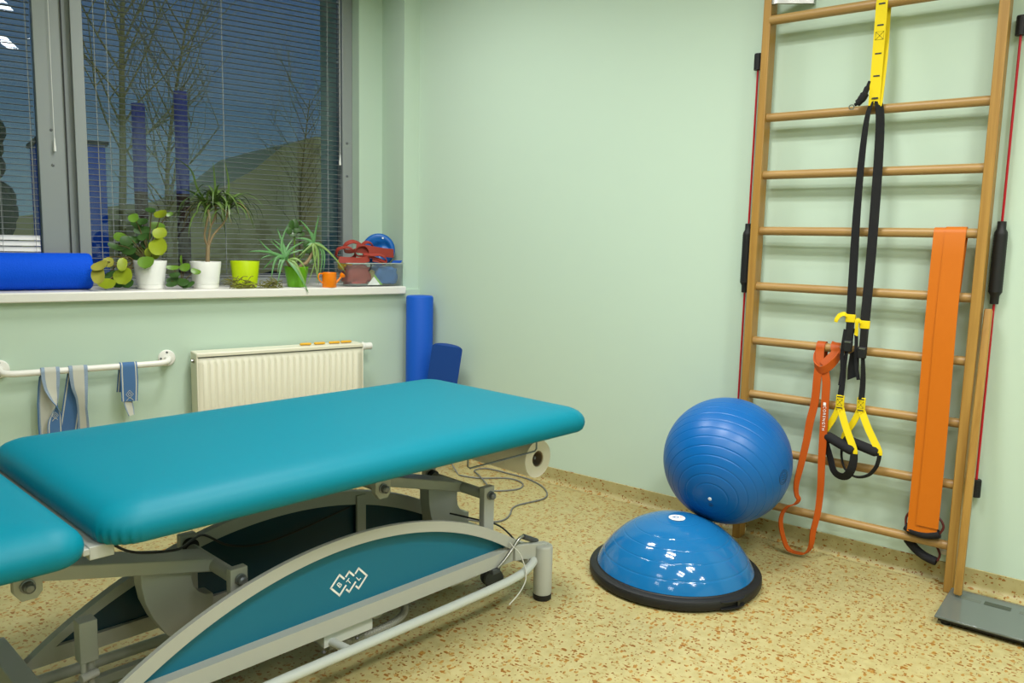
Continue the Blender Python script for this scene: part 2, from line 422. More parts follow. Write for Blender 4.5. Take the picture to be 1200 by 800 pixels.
# blue shed at the left, pale pitched roof at the right, hedge below
sh = thing('shed', 'bright blue shed outside, seen low at the left of the wide window', 'shed', wl(-1.05, 5.0, -0.4), WA)
MB().span((-0.35, 0, 0), (0.22, 1.0, 2.50)).build('shed_wall', M_bluew, sh); MB().span((-0.38, -0.03, 2.50), (0.25, 1.03, 2.54)).build('shed_roof', M_greyd, sh)
ho = thing('house', 'pale house with a sloping roof outside behind the right of the blind', 'house', wl(3.2, 10.5, -0.4), WA)
MB().prism([(-7.5, 0), (6, 0), (6, 3.3), (1.6, 3.55), (0.43, 3.485), (-0.2, 3.26), (-0.75, 2.79), (-1.6, 2.28), (-7.5, 1.35)], 0, 4, lambda u, v, d: V(u, d, v)).build('house_roof', M_roof, ho, smooth=0)
hd = MB(); rr = random.Random(5)
for k in range(60): hd.ball((rr.uniform(-4, 5), rr.uniform(0, .8), rr.uniform(0.2, .75)), rr.uniform(.25, .45), 8, 6)
tag(hd.build('hedge', M_hedge, loc=wl(0.5, 7.95, -0.4), rotz=WA), 'dark hedge low outside the window behind the pots', 'hedge')
gs = bpy.data.lights.new('outside_fill_sun', 'SUN'); gs.energy = 0.36; gs.color = (1.0, 0.95, 0.75); gs.angle = 0.3  # added sun lamp that brightens the house and trees outside
go = bpy.data.objects.new('outside_fill_sun', gs); COL.objects.link(go); go.rotation_euler = (math.radians(58), 0, WA)
ev = MB(); rr = random.Random(9)
for k in range(300):
    z = rr.uniform(0.2, 3.25); ev.ball((rr.uniform(-1.3, .72-.12*z), rr.uniform(0, .5), z), rr.uniform(.10, .24), 9, 7)
tag(ev.build('evergreen_hedge', M_hedge, loc=wl(-2.10, 6.8, -0.4), rotz=WA), 'tall dark evergreen hedge outside the left window', 'hedge')
# dusk sky
wd = bpy.data.worlds.new('dusk'); SC.world = wd; wd.use_nodes = True
nt = wd.node_tree; bg = nt.nodes['Background']
tc = nt.nodes.new('ShaderNodeTexCoord'); sp = nt.nodes.new('ShaderNodeSeparateXYZ'); cr = nt.nodes.new('ShaderNodeValToRGB')
nt.links.new(tc.outputs['Generated'], sp.inputs[0]); nt.links.new(sp.outputs['Z'], cr.inputs['Fac']); nt.links.new(cr.outputs['Color'], bg.inputs['Color'])
cr.color_ramp.elements[0].position = 0.0; cr.color_ramp.elements[0].color = lin((128, 160, 172))
cr.color_ramp.elements[1].position = 0.35; cr.color_ramp.elements[1].color = lin((56, 98, 160))
bg.inputs['Strength'].default_value = SKY_K
# ================================================================== treatment table (own heading; x along it, y across)
TL0, TW0 = -1.70, -1.55
tloc = V(TL0*math.cos(TB)-TW0*math.sin(TB), TL0*math.sin(TB)+TW0*math.cos(TB), 0)
table = thing('treatment_table', 'teal padded height-adjustable treatment table on a grey frame, in the left foreground', 'treatment table', tloc, TB)
def T(l, w, z): return V(l-TL0, w-TW0, z)
def pad(name, l0, l1, w0, w1, z0, th, rc, wrinkle=False):
    """upholstered cushion: rounded plan, rounded rim, slightly crowned top"""
    b = MB(); nc = 40
    def outline(ins):
        pts = []; r = max(0.02, rc-ins*0.6)
        a0, a1, b0, b1 = l0+ins, l1-ins, w0+ins, w1-ins
        for cx, cy, st in ((a1-r, b1-r, 0), (a0+r, b1-r, 1), (a0+r, b0+r, 2), (a1-r, b0+r, 3)):
            for k in range(nc+1):
                an = PI/2*(st+k/nc); pts.append((cx+r*math.cos(an), cy+r*math.sin(an), (st, k/nc)))
        return pts
    prof = [(0.030, 0.0), (0.012, 0.002), (0.005, 0.009), (0.0015, 0.020), (0.0, 0.031), (0.0025, 0.043), (0.009, 0.055), (0.020, 0.0655), (0.036, 0.0735), (0.058, 0.0785), (0.09, 0.0815), (0.14, 0.0838), (0.22, 0.085)]
    rs = []
    for ins, z in prof:
        ring = []
        for x, y, (st, k) in outline(ins):
            dz = 0.0; out = 0.0
            if wrinkle and z < 0.04 and st == 2:
                env = math.sin(PI*k)**0.6*max(0, 1-abs(z-0.012)/0.026)
                out = 0.0030*env*math.sin(k*PI*2*6+st)
            c = V((l0+l1)/2, (w0+w1)/2); d = V(x, y)-c; d.normalize()
            ring.append(T(x+d.x*out, y+d.y*out, z0+z*th/0.085+dz))
        rs.append(ring)
    b.rings(rs)
    return b.build(name, M_vinyl, table, smooth=60)
pad('cushion', -2.462, -0.900, -1.985, -1.150, 0.62, 0.083, 0.075, True)
pad('cushion', -3.30, -2.482, -1.985, -1.150, 0.605, 0.082, 0.065, True)
b = MB(); b.box(T(-2.466, -1.56, 0.612), (0.040, 0.74, 0.014)); b.box(T(-2.450, -1.918, 0.608), (0.048, 0.026, 0.028))
b.build('hinge_bar', M_grey, table, bevel=0.002)
b = MB(); b.box(T(-1.70, -1.57, 0.608), (1.35, 0.62, 0.024)); b.box(T(-2.88, -1.57, 0.594), (0.70, 0.62, 0.022))
b.build('cushion_frame', M_greyd, table)

def arch_panel(name, wo, wi, outer, inner, zb, zi, rec, lmax=None):
    """arched side panel between wo (towards the room) and wi: arc, lower rail, inlay set back by the share rec of the depth"""
    n = 64
    def arc(c, zmin, grow=0.0, lim=None):
        l0, z0, R = c; R = R+grow
        a = math.asin(min(1, math.sqrt(max(1e-6, R*R-(zmin-z0)**2))/R)); a1 = a if lim is None else min(a, math.asin((lim-l0)/R))
        return [(l0+R*math.sin(-a+(a+a1)*k/n), z0+R*math.cos(-a+(a+a1)*k/n)) for k in range(n+1)]
    o_ = arc(outer, zb, 0.0, lmax); i_ = arc(inner, zi)
    b = MB(); bm = b.bm
    def ring(pts, w): return [bm.verts.new(T(x, w, z)) for x, z in pts]
    oa, ia, ob, ib = ring(o_, wo), ring(i_, wo), ring(o_, wi), ring(i_, wi)
    for k in range(n):
        b.face([oa[k], oa[k+1], ia[k+1], ia[k]]); b.face([ob[k], ib[k], ib[k+1], ob[k+1]])
        b.face([oa[k], ob[k], ob[k+1], oa[k+1]]); b.face([ia[k], ia[k+1], ib[k+1], ib[k]])
    rx = lmax if lmax is not None else o_[n][0]-0.001
    ra, rb_ = bm.verts.new(T(rx, wo, zb)), bm.verts.new(T(rx, wi, zb))
    b.face([oa[0], ia[0], ia[n], oa[n], ra]); b.face([ob[0], rb_, ob[n], ib[n], ib[0]])
    b.face([oa[0], ra, rb_, ob[0]]); b.face([ra, oa[n], ob[n], rb_]); b.face([ia[0], ib[0], ib[n], ia[n]])
    fr_ = b.build(name, M_grey, table, smooth=30)
    q = MB(); A = arc(inner, zi-0.004, 0.004); wm = wo+(wi-wo)*rec
    q.prism(A, wm, wm+0.004, lambda u, v, d: T(u, d, v))
    return fr_, q
sp_, q = arch_panel('side_panel', -1.790, -1.776, (-1.725, -0.814, 1.229), (-1.722, -0.775, 1.158), 0.148, 0.193, 2.40, -1.032)
MB().span(T(-2.33, -1.776, 0.150), T(-1.10, -1.745, 0.193)).build('lower_rail', M_grey, sp_)
inl = q.build('panel_inlay', M_inlay, sp_, smooth=0)
# emblem on the inlay: three interlocking diamonds with the letters
wm = -1.790+0.042*0.80-0.0006
def emblem_pt(u, v): return T(-1.731+u, wm, 0.265+v)
e = MB()
def seg(p, q_, t=0.0055):
    d = V(q_[0]-p[0], q_[1]-p[1]); d.normalize(); nn = V(-d.y, d.x)*t/2
    e.prism([(p[0]-nn.x-d.x*t/2, p[1]-nn.y-d.y*t/2), (q_[0]-nn.x+d.x*t/2, q_[1]-nn.y+d.y*t/2), (q_[0]+nn.x+d.x*t/2, q_[1]+nn.y+d.y*t/2), (p[0]+nn.x-d.x*t/2, p[1]+nn.y-d.y*t/2)], 0, -0.0006, lambda u, v, d_: emblem_pt(u, v)+V(0, d_, 0))
hw, hh = 0.029, 0.0305
for i, cx in enumerate((-0.033, 0.0, 0.033)):
    Lp, Tp, Rp, Bp = (cx-hw, 0), (cx, hh), (cx+hw, 0), (cx, -hh)
    def mid(a, b_, t): return (a[0]+(b_[0]-a[0])*t, a[1]+(b_[1]-a[1])*t)
    if i == 0: seg(Lp, Tp); seg(Tp, mid(Tp, Rp, .52)); seg(Lp, Bp); seg(Bp, mid(Bp, Rp, .72))
    elif i == 1: seg(mid(Tp, Lp, .36), Tp); seg(Tp, mid(Tp, Rp, .52)); seg(mid(Bp, Lp, .30), Bp); seg(Bp, mid(Bp, Rp, .72))
    else: seg(mid(Tp, Lp, .36), Tp); seg(Tp, Rp); seg(mid(Bp, Lp, .30), Bp); seg(Bp, Rp)
em = e.build('emblem', M_print, sp_, smooth=0); em['label'] = 'white three-diamond emblem'
for ch, cx in (('B', -0.033), ('T', 0.0), ('L', 0.033)):
    R_ = Matrix(((1, 0, 0, 0), (0, 0, -1, 0), (0, 1, 0, 0), (0, 0, 0, 1))) @ Matrix.Rotation(math.radians(38), 4, 'Z')
    text_mesh(ch, 0.024, 'lettering', M_print, sp_, Matrix.Translation(emblem_pt(cx, 0)) @ R_, extrude=0.0006)
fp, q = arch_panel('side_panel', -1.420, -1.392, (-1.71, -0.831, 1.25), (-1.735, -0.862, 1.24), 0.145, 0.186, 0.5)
q.build('panel_inlay', M_inlayshade, fp, smooth=0)
MB().box(T(-1.448, -1.423, 0.275), (0.036, 0.010, 0.21)).build('divider', M_grey, fp, bevel=0.001)

# ends: cross beams, arms and feet
for l in (-2.497, -1.005):
    MB().box(T(l, -1.54, 0.155), (0.05, 0.56, 0.055)).build('end_beam', M_grey, table, bevel=0.003)
b = MB()
b.prism([(-1.075, -1.792), (-1.03, -1.792), (-0.965, -1.835), (-0.965, -1.855), (-0.98, -1.855), (-1.04, -1.812), (-1.075, -1.80)], 0.150, 0.205, lambda u, v, d: T(u, v, d))
b.build('foot_arm', M_grey, table, bevel=0.002)
for l, w_, h in ((-0.977, -1.843, 0.196), (-0.977, -1.245, 0.193), (-2.50, -1.845, 0.193), (-2.520, -1.235, 0.200)):
    f = MB().lathe([(0, 0.021), (0.0315, 0.021), (0.0325, 0.026), (0.0325, h-0.008), (0.0305, h-0.002), (0.028, h), (0, h+0.001)], 28, c=T(l, w_, 0)).build('foot', M_grey, table)
    MB().lathe([(0, 0.0), (0.030, 0.0), (0.0325, 0.004), (0.0325, 0.020), (0, 0.020)], 28, c=T(l, w_, 0)).build('rubber_foot', M_black, f)
# foot bars that raise the top
b = MB()
b.tube(spline([T(-2.50, -1.80, 0.155), T(-2.46, -1.838, 0.125), T(-2.40, -1.848, 0.112), T(-1.9, -1.848, 0.112), T(-1.3, -1.848, 0.115), T(-1.12, -1.848, 0.122), T(-1.05, -1.842, 0.134), T(-1.005, -1.825, 0.146), T(-0.99, -1.79, 0.155)], 6), 0.0145, 14)
b.cyl(T(-1.79, -1.845, 0.112), T(-1.81, -1.70, 0.115), 0.012)
b.build('foot_bar', M_tubegrey, table)
b = MB().tube(spline([T(-2.48, -1.27, 0.11), T(-2.45, -1.33, 0.075), T(-2.3, -1.335, 0.063), T(-1.2, -1.335, 0.063), T(-1.05, -1.33, 0.07), T(-1.0, -1.28, 0.11)], 6), 0.0155, 12)
b.build('foot_bar', M_grey, table)
MB().span(T(-2.45, -1.40, 0.025), T(-1.95, -1.375, 0.050)).build('base_rail', M_grey, table, bevel=0.002)
# posts with pivot bolts
def bolt(parent, l, w_, z, r=0.0125):
    MB().lathe([(r*1.25, 0.0), (r*1.25, 0.003), (r, 0.004), (r*0.95, 0.017), (r*0.6, 0.021), (0, 0.022)], 18, M=Matrix.Rotation(PI/2, 3, 'X'), c=T(l, w_, z)).build('bolt', M_steel, parent)
for l, w_, zt, front in ((-1.136, -1.73, 0.412, True), (-2.052, -1.73, 0.392, True), (-1.136, -1.425, 0.415, False), (-2.052, -1.44, 0.402, False)):
    p = MB().span(T(l-0.024, w_, 0.17), T(l+0.024, w_+0.026, zt)).build('post', M_grey, table, bevel=0.003)
    if front: bolt(p, l+0.002, w_-0.001, zt-0.03)
    else: MB().cyl(T(l, w_-0.003, zt-0.03), T(l, w_-0.02, zt-0.03), 0.021, seg=24).build('bearing', M_black, p)
for l, z in ((-1.136, 0.380), (-2.052, 0.360)):
    MB().cyl(T(l, -1.706, z), T(l, -1.445, z), 0.0185, seg=24).build('pivot_shaft', M_grey, table)
# lifting arms and their covers
def arm(p, q_, hgt, w0, w1, name='lift_arm'):
    d = V(q_[0]-p[0], q_[1]-p[1]); d.normalize(); n_ = V(-d.y, d.x)*hgt/2
    poly = [(p[0]-n_.x, p[1]-n_.y), (q_[0]-n_.x, q_[1]-n_.y), (q_[0]+n_.x, q_[1]+n_.y), (p[0]+n_.x, p[1]+n_.y)]
    return MB().prism(poly, w0, w1, lambda u, v, d_: T(u, d_, v)).build(name, M_grey, table, bevel=0.004)
arm((-1.53, 0.487), (-1.125, 0.376), 0.034, -1.60, -1.50)
arm((-2.56, 0.482), (-2.045, 0.358), 0.036, -1.60, -1.50)
for dx in (0.0, 0.965):
    poly = [(-2.24, .395), (-2.238, .345), (-2.230, .300), (-2.210, .250), (-2.180, .200), (-2.150, .165), (-2.10, .13), (-2.055, .12), (-2.049, .20), (-2.049, .272), (-2.070, .276), (-2.090, .290), (-2.103, .310), (-2.108, .335), (-2.106, .37)]
    MB().prism([(u+dx, v) for u, v in poly], -1.575, -1.525, lambda u, v, d: T(u, d, v)).build('arm_cover', M_grey, table, smooth=30, bevel=0.002)
for l, z in ((-1.571, 0.495), (-2.527, 0.484)):
    p = MB().prism([(l-0.027, 0.625), (l-0.027, z-0.012), (l-0.012, z-0.033), (l+0.018, z-0.033), (l+0.030, z-0.018), (l+0.030, 0.625)], -1.705, -1.683, lambda u, v, d: T(u, d, v)).build('top_bracket', M_grey, table, bevel=0.002)
    bolt(p, l, -1.706, z)
    MB().prism([(l-0.027, 0.625), (l-0.027, z-0.012), (l-0.012, z-0.033), (l+0.018, z-0.033), (l+0.030, z-0.018), (l+0.030, 0.625)], -1.457, -1.435, lambda u, v, d: T(u, d, v)).build('top_bracket', M_grey, table, bevel=0.002)
    MB().cyl(T(l, -1.69, z), T(l, -1.45, z), 0.016, seg=20).build('pivot_shaft', M_grey, table)
# castors, crank, control box, hose and cables on the frame
def caster(l, w_, ang, post=None):
    c_ = MB()
    if post:
        c_.span(T(l-0.020, w_-0.02, 0.200), T(l+0.022, w_+0.02, post)); c_.cyl(T(l-0.012, w_-0.012, 0.20), T(l-0.012, w_-0.012, 0.12), 0.007); c_.cyl(T(l+0.010, w_+0.006, 0.20), T(l+0.004, w_, 0.09), 0.010)
        c_.cyl(T(l-0.022, w_-0.022, 0.165), T(l+0.02, w_-0.012, 0.165), 0.011)
    else: c_.cyl(T(l, w_, 0.075), T(l, w_, 0.19), 0.012)
    c_.box(T(l, w_, 0.078), (0.036, 0.03, 0.018))
    cs = c_.build('caster', M_grey, table, bevel=0.002)
    ax = V(math.cos(ang), math.sin(ang), 0); off = V(-math.sin(ang), math.cos(ang), 0)*0.012
    R_ = Matrix.Rotation(ang, 3, 'Z') @ Matrix.Rotation(PI/2, 3, 'Y')
    for k in (-0.017, 0.017):
        MB().lathe([(0, -0.010), (0.026, -0.011), (0.036, -0.007), (0.0375, 0), (0.036, 0.007), (0.026, 0.011), (0, 0.010)], 24, M=R_, c=T(l, w_, 0.0375)+off+ax*k).build('wheel', M_greyd, cs)
caster(-1.03, -1.66, 1.2); caster(-2.372, -1.565, 0.9, 0.305)
caster(-1.03, -1.42, 0.7)
lv = MB().tube(spline([T(-1.160, -1.80, 0.152), T(-1.138, -1.806, 0.172), T(-1.100, -1.81, 0.206), T(-1.076, -1.812, 0.230), T(-1.055, -1.812, 0.237), T(-1.030, -1.813, 0.228), T(-0.99, -1.816, 0.206)], 6), 0.0055, 12).build('crank', M_chrome, table)
MB().cyl(T(-1.050, -1.8125, 0.236), T(-0.984, -1.8165, 0.2035), 0.0095, seg=16).build('grip', M_greyd, lv)
MB().box(T(-1.165, -1.785, 0.140), (0.035, 0.03, 0.018)).build('crank_socket', M_greyd, table, bevel=0.003)
b = MB(); b.span(T(-1.826, -1.772, 0.103), T(-1.660, -1.767, 0.141)); b.span(T(-1.826, -1.767, 0.103), T(-1.660, -1.69, 0.108)); b.span(T(-1.826, -1.767, 0.103), T(-1.822, -1.69, 0.141)); b.span(T(-1.664, -1.767, 0.103), T(-1.660, -1.69, 0.141))
bx = b.build('control_box', M_tubegrey, table)
MB().span(T(-1.82, -1.765, 0.108), T(-1.666, -1.70, 0.136)).build('control_unit', M_greyd, bx)
for l in (-1.818, -1.705):
    MB().lathe([(0, -0.024), (0.0055, -0.023), (0.0065, -0.018), (0.003, -0.015), (0.003, 0.0), (0, 0)], 12, c=T(l, -1.758, 0.104)).build('thumbscrew', M_steel, bx)
MB().cyl(T(-1.585, -1.70, 0.115), T(-1.585, -1.68, 0.115), 0.032, seg=24).build('motor_cap', M_grey, table)
MB().span(T(-1.311, -1.735, 0.108), T(-1.19, -1.70, 0.130)).build('caster_bracket', M_grey, table, bevel=0.002)
M_hose = mat('ribbed grey hose', (140, 142, 132), 0.5)
hp = spline([T(-1.51, -1.72, 0.16), T(-1.500, -1.725, 0.118), T(-1.512, -1.73, 0.080), T(-1.568, -1.73, 0.066), T(-1.68, -1.73, 0.066), T(-1.78, -1.72, 0.07)], 24)
MB().tube(hp, [0.011+0.0018*(i % 2) for i in range(len(hp))], 12).build('hose', M_hose, table, smooth=20)
b = MB().tube(spline([T(-2.36, -1.66, 0.54), T(-2.28, -1.63, 0.47), T(-2.15, -1.58, 0.425), T(-2.08, -1.52, 0.415), T(-2.02, -1.47, 0.40), T(-1.93, -1.432, 0.335), T(-1.83, -1.43, 0.31), T(-1.70, -1.43, 0.318), T(-1.5, -1.43, 0.35)], 8), 0.0035, 8)
b.build('cable', M_cabled, table)
MB().tube(spline([T(-1.20, -1.60, 0.30), T(-1.14, -1.70, 0.285), T(-1.067, -1.71, 0.252), T(-1.02, -1.73, 0.205), T(-1.02, -1.76, 0.175)], 10), 0.0032, 8).build('cable', M_cabled, table)
MB().tube(spline([T(-1.10, -1.795, 0.222), T(-1.102, -1.812, 0.215), T(-1.090, -1.84, 0.186), T(-1.095, -1.870, 0.125), T(-1.125, -1.875, 0.085), T(-1.175, -1.87, 0.050)], 10), 0.0022, 8).build('cable', M_cablew, table)
# wire holder at the end and the roll of couch paper on it
RL, RZ, RR, RI = -1.00, 0.505, 0.066, 0.028
b = MB().tube([T(RL, -1.812, RZ), T(RL, -1.30, RZ), T(RL, -1.29, RZ+0.02), T(RL, -1.29, RZ+0.118)], 0.006, 8)
b.tube([T(-1.375, -1.87, 0.625), T(-1.375, -1.87, 0.560), T(-1.366, -1.87, 0.553), T(-1.068, -1.87, 0.553), T(-1.060, -1.87, 0.560), T(-1.060, -1.87, 0.625)], 0.003, 8)
b.build('roll_holder', M_steel, table)
r_ = MB(); R_ = Matrix.Rotation(-PI/2, 3, 'X')
prof = [(RI, 0.0), (RI+0.001, -0.001)]+[(RI+(RR-RI)*k/8, -0.001+0.0008*(k % 2)) for k in range(1, 8)]+[(RR-0.001, -0.001), (RR, 0.002), (RR, 0.498), (RR-0.001, 0.50), (RI, 0.50)]
rings = []
rl = thing('paper_roll', 'roll of white couch paper hanging under the end of the teal treatment table', 'paper roll', tloc, TB)
for rad, d in prof+[prof[0]]:
    rings.append([T(RL+rad*math.cos(2*PI*k/48), -1.825+d, RZ+rad*math.sin(2*PI*k/48)) for k in range(48)])
b = MB(); b.rings(rings, cap0=False, cap1=False); b.build('paper', M_paper, rl)
rings = [[T(RL+rad*math.cos(2*PI*k/32), -1.823+d, RZ+rad*math.sin(2*PI*k/32)) for k in range(32)] for rad, d in ((RI-0.0005, 0), (RI-0.0005, 0.496), (RI-0.004, 0.496), (RI-0.004, 0), (RI-0.0005, 0))]
b = MB(); b.rings(rings, cap0=False, cap1=False); b.build('core', M_card, rl)
# loose cable on the floor behind the table
fc = [(-0.20, -0.40, .38), (-0.205, -0.44, .10), (-0.215, -0.51, .006), (-0.245, -0.574, .005), (-0.214, -0.674, .005), (-0.122, -0.772, .005), (-0.111, -0.85, .005), (-0.151, -0.914, .005), (-0.227, -0.936, .005), (-0.318, -0.877, .005), (-0.344, -0.809, .005), (-0.30, -0.80, .012), (-0.20, -0.66, .012), (-0.127, -0.562, .005), (-0.06, -0.577, .005), (-0.045, -0.64, .005), (-0.045, -0.741, .005), (-0.05, -0.858, .005), (-0.091, -0.979, .005), (-0.168, -1.079, .005), (-0.255, -1.122, .005), (-0.358, -1.102, .005), (-0.421, -1.089, .005), (-0.475, -1.101, .005), (-0.535, -1.139, .005), (-0.603, -1.165, .005), (-0.654, -1.157, .005), (-0.697, -1.109, .005), (-0.737, -1.017, .005), (-0.85, -1.0, .005)]
tag(MB().tube(spline(fc, 8), 0.0038, 8).build('power_cable', M_cable), 'thin grey cable looping over the floor behind the treatment table', 'cable')
# ================================================================== balls on the floor
BC = V(-0.634, -2.018, 0)
bt = thing('balance_trainer', 'glossy blue half-ball balance trainer on a black base, under the exercise ball', 'balance trainer', BC)
PLAT = 0.3195
b = MB(); b.lathe([(0, 0.004), (PLAT-0.012, 0.004), (PLAT-0.004, 0.008), (PLAT, 0.016), (PLAT, 0.034), (PLAT-0.003, 0.040), (PLAT-0.010, 0.0435), (0.294, 0.045), (0.288, 0.050), (0, 0.050)], 96)
plat = b.build('base', M_black, bt, smooth=30)
# recessed carrying grip on the rim, towards the camera
ga = math.atan2(-0.92, -0.40)
def rim(a, r, z): return V(r*math.cos(a), r*math.sin(a), z)
for a_off in (0.0, PI):
    g_ = MB(); aa = [ga+a_off-0.17+0.34*k/10 for k in range(11)]
    ring = []
    for i, a in enumerate(aa):
        k = math.sin(PI*i/10)**0.5*0.010
        ring.append([rim(a, PLAT-0.008, 0.012), rim(a, PLAT+0.002+k, 0.010), rim(a, PLAT+0.003+k, 0.014), rim(a, PLAT-0.004, 0.016)])
    g_.rings(ring)
    ring = [[rim(a, PLAT-0.008, 0.034), rim(a, PLAT+0.002+math.sin(PI*i/10)**.5*0.008, 0.034), rim(a, PLAT+0.002+math.sin(PI*i/10)**.5*0.008, 0.038), rim(a, PLAT-0.006, 0.040)] for i, a in enumerate(aa)]
    g_.rings(ring)
    for k in (0.05,): g_.box(rim(ga+a_off+k+0.0, PLAT+0.004, 0.024), (0.010, 0.008, 0.022), M=Matrix.Rotation(ga+a_off+PI/2, 3, 'Z'))
    g_.build('grip', M_black, plat, smooth=40)
DR, DH = 0.291, 0.187
DS = (DR*DR+DH*DH)/(2*DH); DZ = 0.05+DH-DS
prof = []
grooves = (0.285, 0.25, 0.215, 0.18, 0.10, 0.055)
amax = math.asin(min(1, DR/DS)); N_ = 300
for i in range(N_+1):
    a = amax*(1-i/N_); r = DS*math.sin(a); z = DZ+DS*math.cos(a)
    g = 0.0
    for gr in (0.268, 0.232, 0.195, 0.155, 0.085):
        g += math.exp(-((r-gr)/0.0016)**2)*0.0009
    prof.append((r*(1-g/DS), z-g*math.cos(a)))
b = MB(); b.lathe([(DR-0.002, 0.048)]+prof, 96); dome = b.build('dome', M_dome, bt, smooth=60)
lz = DZ+DS
b = MB()
for r0, hgt, m_, nm in ((0.030, 0.0012, M_print, 'badge'),):
    rs = []
    for r, dz in ((0.0305, -0.0012), (0.0305, 0.0006), (0.028, 0.0012), (0, 0.0013)):
        rs.append([V(-0.022+max(r, 1e-4)*math.cos(2*PI*k/32), -0.012+max(r, 1e-4)*math.sin(2*PI*k/32), lz-0.0012+dz) for k in range(32)])
    b.rings(rs)
bd = b.build('badge', M_print, dome); bd['label'] = 'round white badge'
M_badgeb = mat('badge blue print', (60, 110, 160), 0.5); M_badger = mat('badge red print', (190, 90, 90), 0.5)
b = MB()
b.tube([V(-0.022+0.008*math.cos(2*PI*k/16)-0.004*0, -0.010+0.008*math.sin(2*PI*k/16), lz+0.0004) for k in range(16)], 0.0016, 6, closed=True)
b.tube([V(-0.036, 0.000, lz+0.0002), V(-0.031, -0.012, lz+0.0002), V(-0.026, 0.004, lz+0.0002)], 0.0016, 6)
b.build('badge_print', M_badgeb, bd)
MB().tube([V(-0.016, -0.024, lz+0.0002), V(-0.008, -0.020, lz+0.0002), V(-0.004, -0.026, lz+0.0002)], 0.0016, 6).build('badge_stroke', M_badger, bd)

# ridged exercise ball; its ring axis points down towards the camera side, with the valve plug at the pole
GC, GR = V(-0.352, -2.083, 0.4045), 0.2475
eb = thing('exercise_ball', 'big blue ridged ball resting on the balance trainer against the wall bars', 'exercise ball', GC)
axis = V(-0.91, -0.152, -0.385).normalized()
q_ = V(0, 0, 1).rotation_difference(axis).to_matrix()
prof = []
N_ = 420
for i in range(N_+1):
    a = PI*i/N_
    g = 0.0
    for k in range(1, 20):
        ga_ = 0.145*k+0.12
        g += math.exp(-((a-ga_)/0.0070)**2)*0.0016
    r = GR-g
    prof.append((r*math.sin(a), -r*math.cos(a)))
b = MB(); b.lathe([(p[0], -p[1]) for p in prof], 96, M=q_)
eball = b.build('ball', M_ball, eb, smooth=60)
b = MB(); b.lathe([(0.007, -0.001), (0.007, 0.0015), (0.005, 0.0022), (0, 0.0022)], 16, M=q_, c=axis*GR)
vp_ = b.build('valve_plug', M_print, eball); vp_['label'] = 'white valve plug'
# faint printed lines under the valve
tx = axis.cross(V(0, 0, 1)).normalized(); ty = tx.cross(axis).normalized()
b = MB()
for k, wdt in ((0.022, 0.008), (0.030, 0.012), (0.036, 0.007)):
    c = (axis*GR - ty*k).normalized()*GR
    b.tube([c-tx*wdt, c, c+tx*wdt*0.6], 0.0010, 6)
b.build('printed_marks', M_ink, eball)
# printed round mark low on the right flank
d_ = V(-0.17, -0.98, -0.04).normalized(); tx = d_.cross(V(0, 0, 1)).normalized(); ty = tx.cross(d_).normalized()
b = MB()
for rr in (0.028, 0.021): b.tube([((d_*GR+tx*rr*math.cos(2*PI*k/28)+ty*rr*math.sin(2*PI*k/28)).normalized())*(GR+0.0002) for k in range(28)], 0.0008, 5, closed=True)
for k in (-0.008, 0.0, 0.008): b.tube([((d_*GR+ty*k+tx*x).normalized())*(GR+0.0002) for x in (-0.012, 0, 0.012)], 0.0009, 5)
b.build('printed_mark', M_ink, eball)

# ================================================================== wall bars
wb = thing('wall_bars', 'beech wall bars with nine round rungs on the right-hand wall', 'wall bars', (0, 0, 0))
RX, RXT = -0.068, -0.092
RZS = [0.168, 0.400, 0.629, 0.856, 1.083, 1.310, 1.535, 1.763]; RZT = 2.137
for y0, y1 in ((-2.051, -2.019), (-2.870, -2.837)):
    MB().span((-0.100, y0, 0.0), (-0.034, y1, 2.62)).build('post', M_wood, wb, bevel=0.003)
for z in RZS: MB().cyl((RX, -2.841, z), (RX, -2.047, z), 0.0172, seg=24).build('rung', M_woodr, wb)
MB().cyl((RXT+0.004, -2.841, RZT), (RXT+0.004, -2.047, RZT), 0.0185, seg=24).build('rung', M_woodr, wb)
b = MB(); b.prism([(-0.100, -2.051), (-0.100, -2.075), (-0.02, -2.19), (-0.003, -2.19), (-0.003, -2.18), (-0.015, -2.18), (-0.088, -2.072), (-0.088, -2.051)], 2.195, 2.24, lambda u, v, d: V(u, v, d))
bk = b.build('wall_bracket', M_chrome, wb, bevel=0.001)
for y in (-2.051, -2.837):
    for z in (2.30, 0.06): MB().span((-0.034, y-0.03 if y < -2.5 else y, z), (-0.002, y if y < -2.5 else y+0.03, z+0.05)).build('wall_bracket', M_steel, wb)
MB().span((-0.034, -2.837, 0.118), (-0.003, -2.80, 0.135)).build('wall_bracket', M_paper, wb)

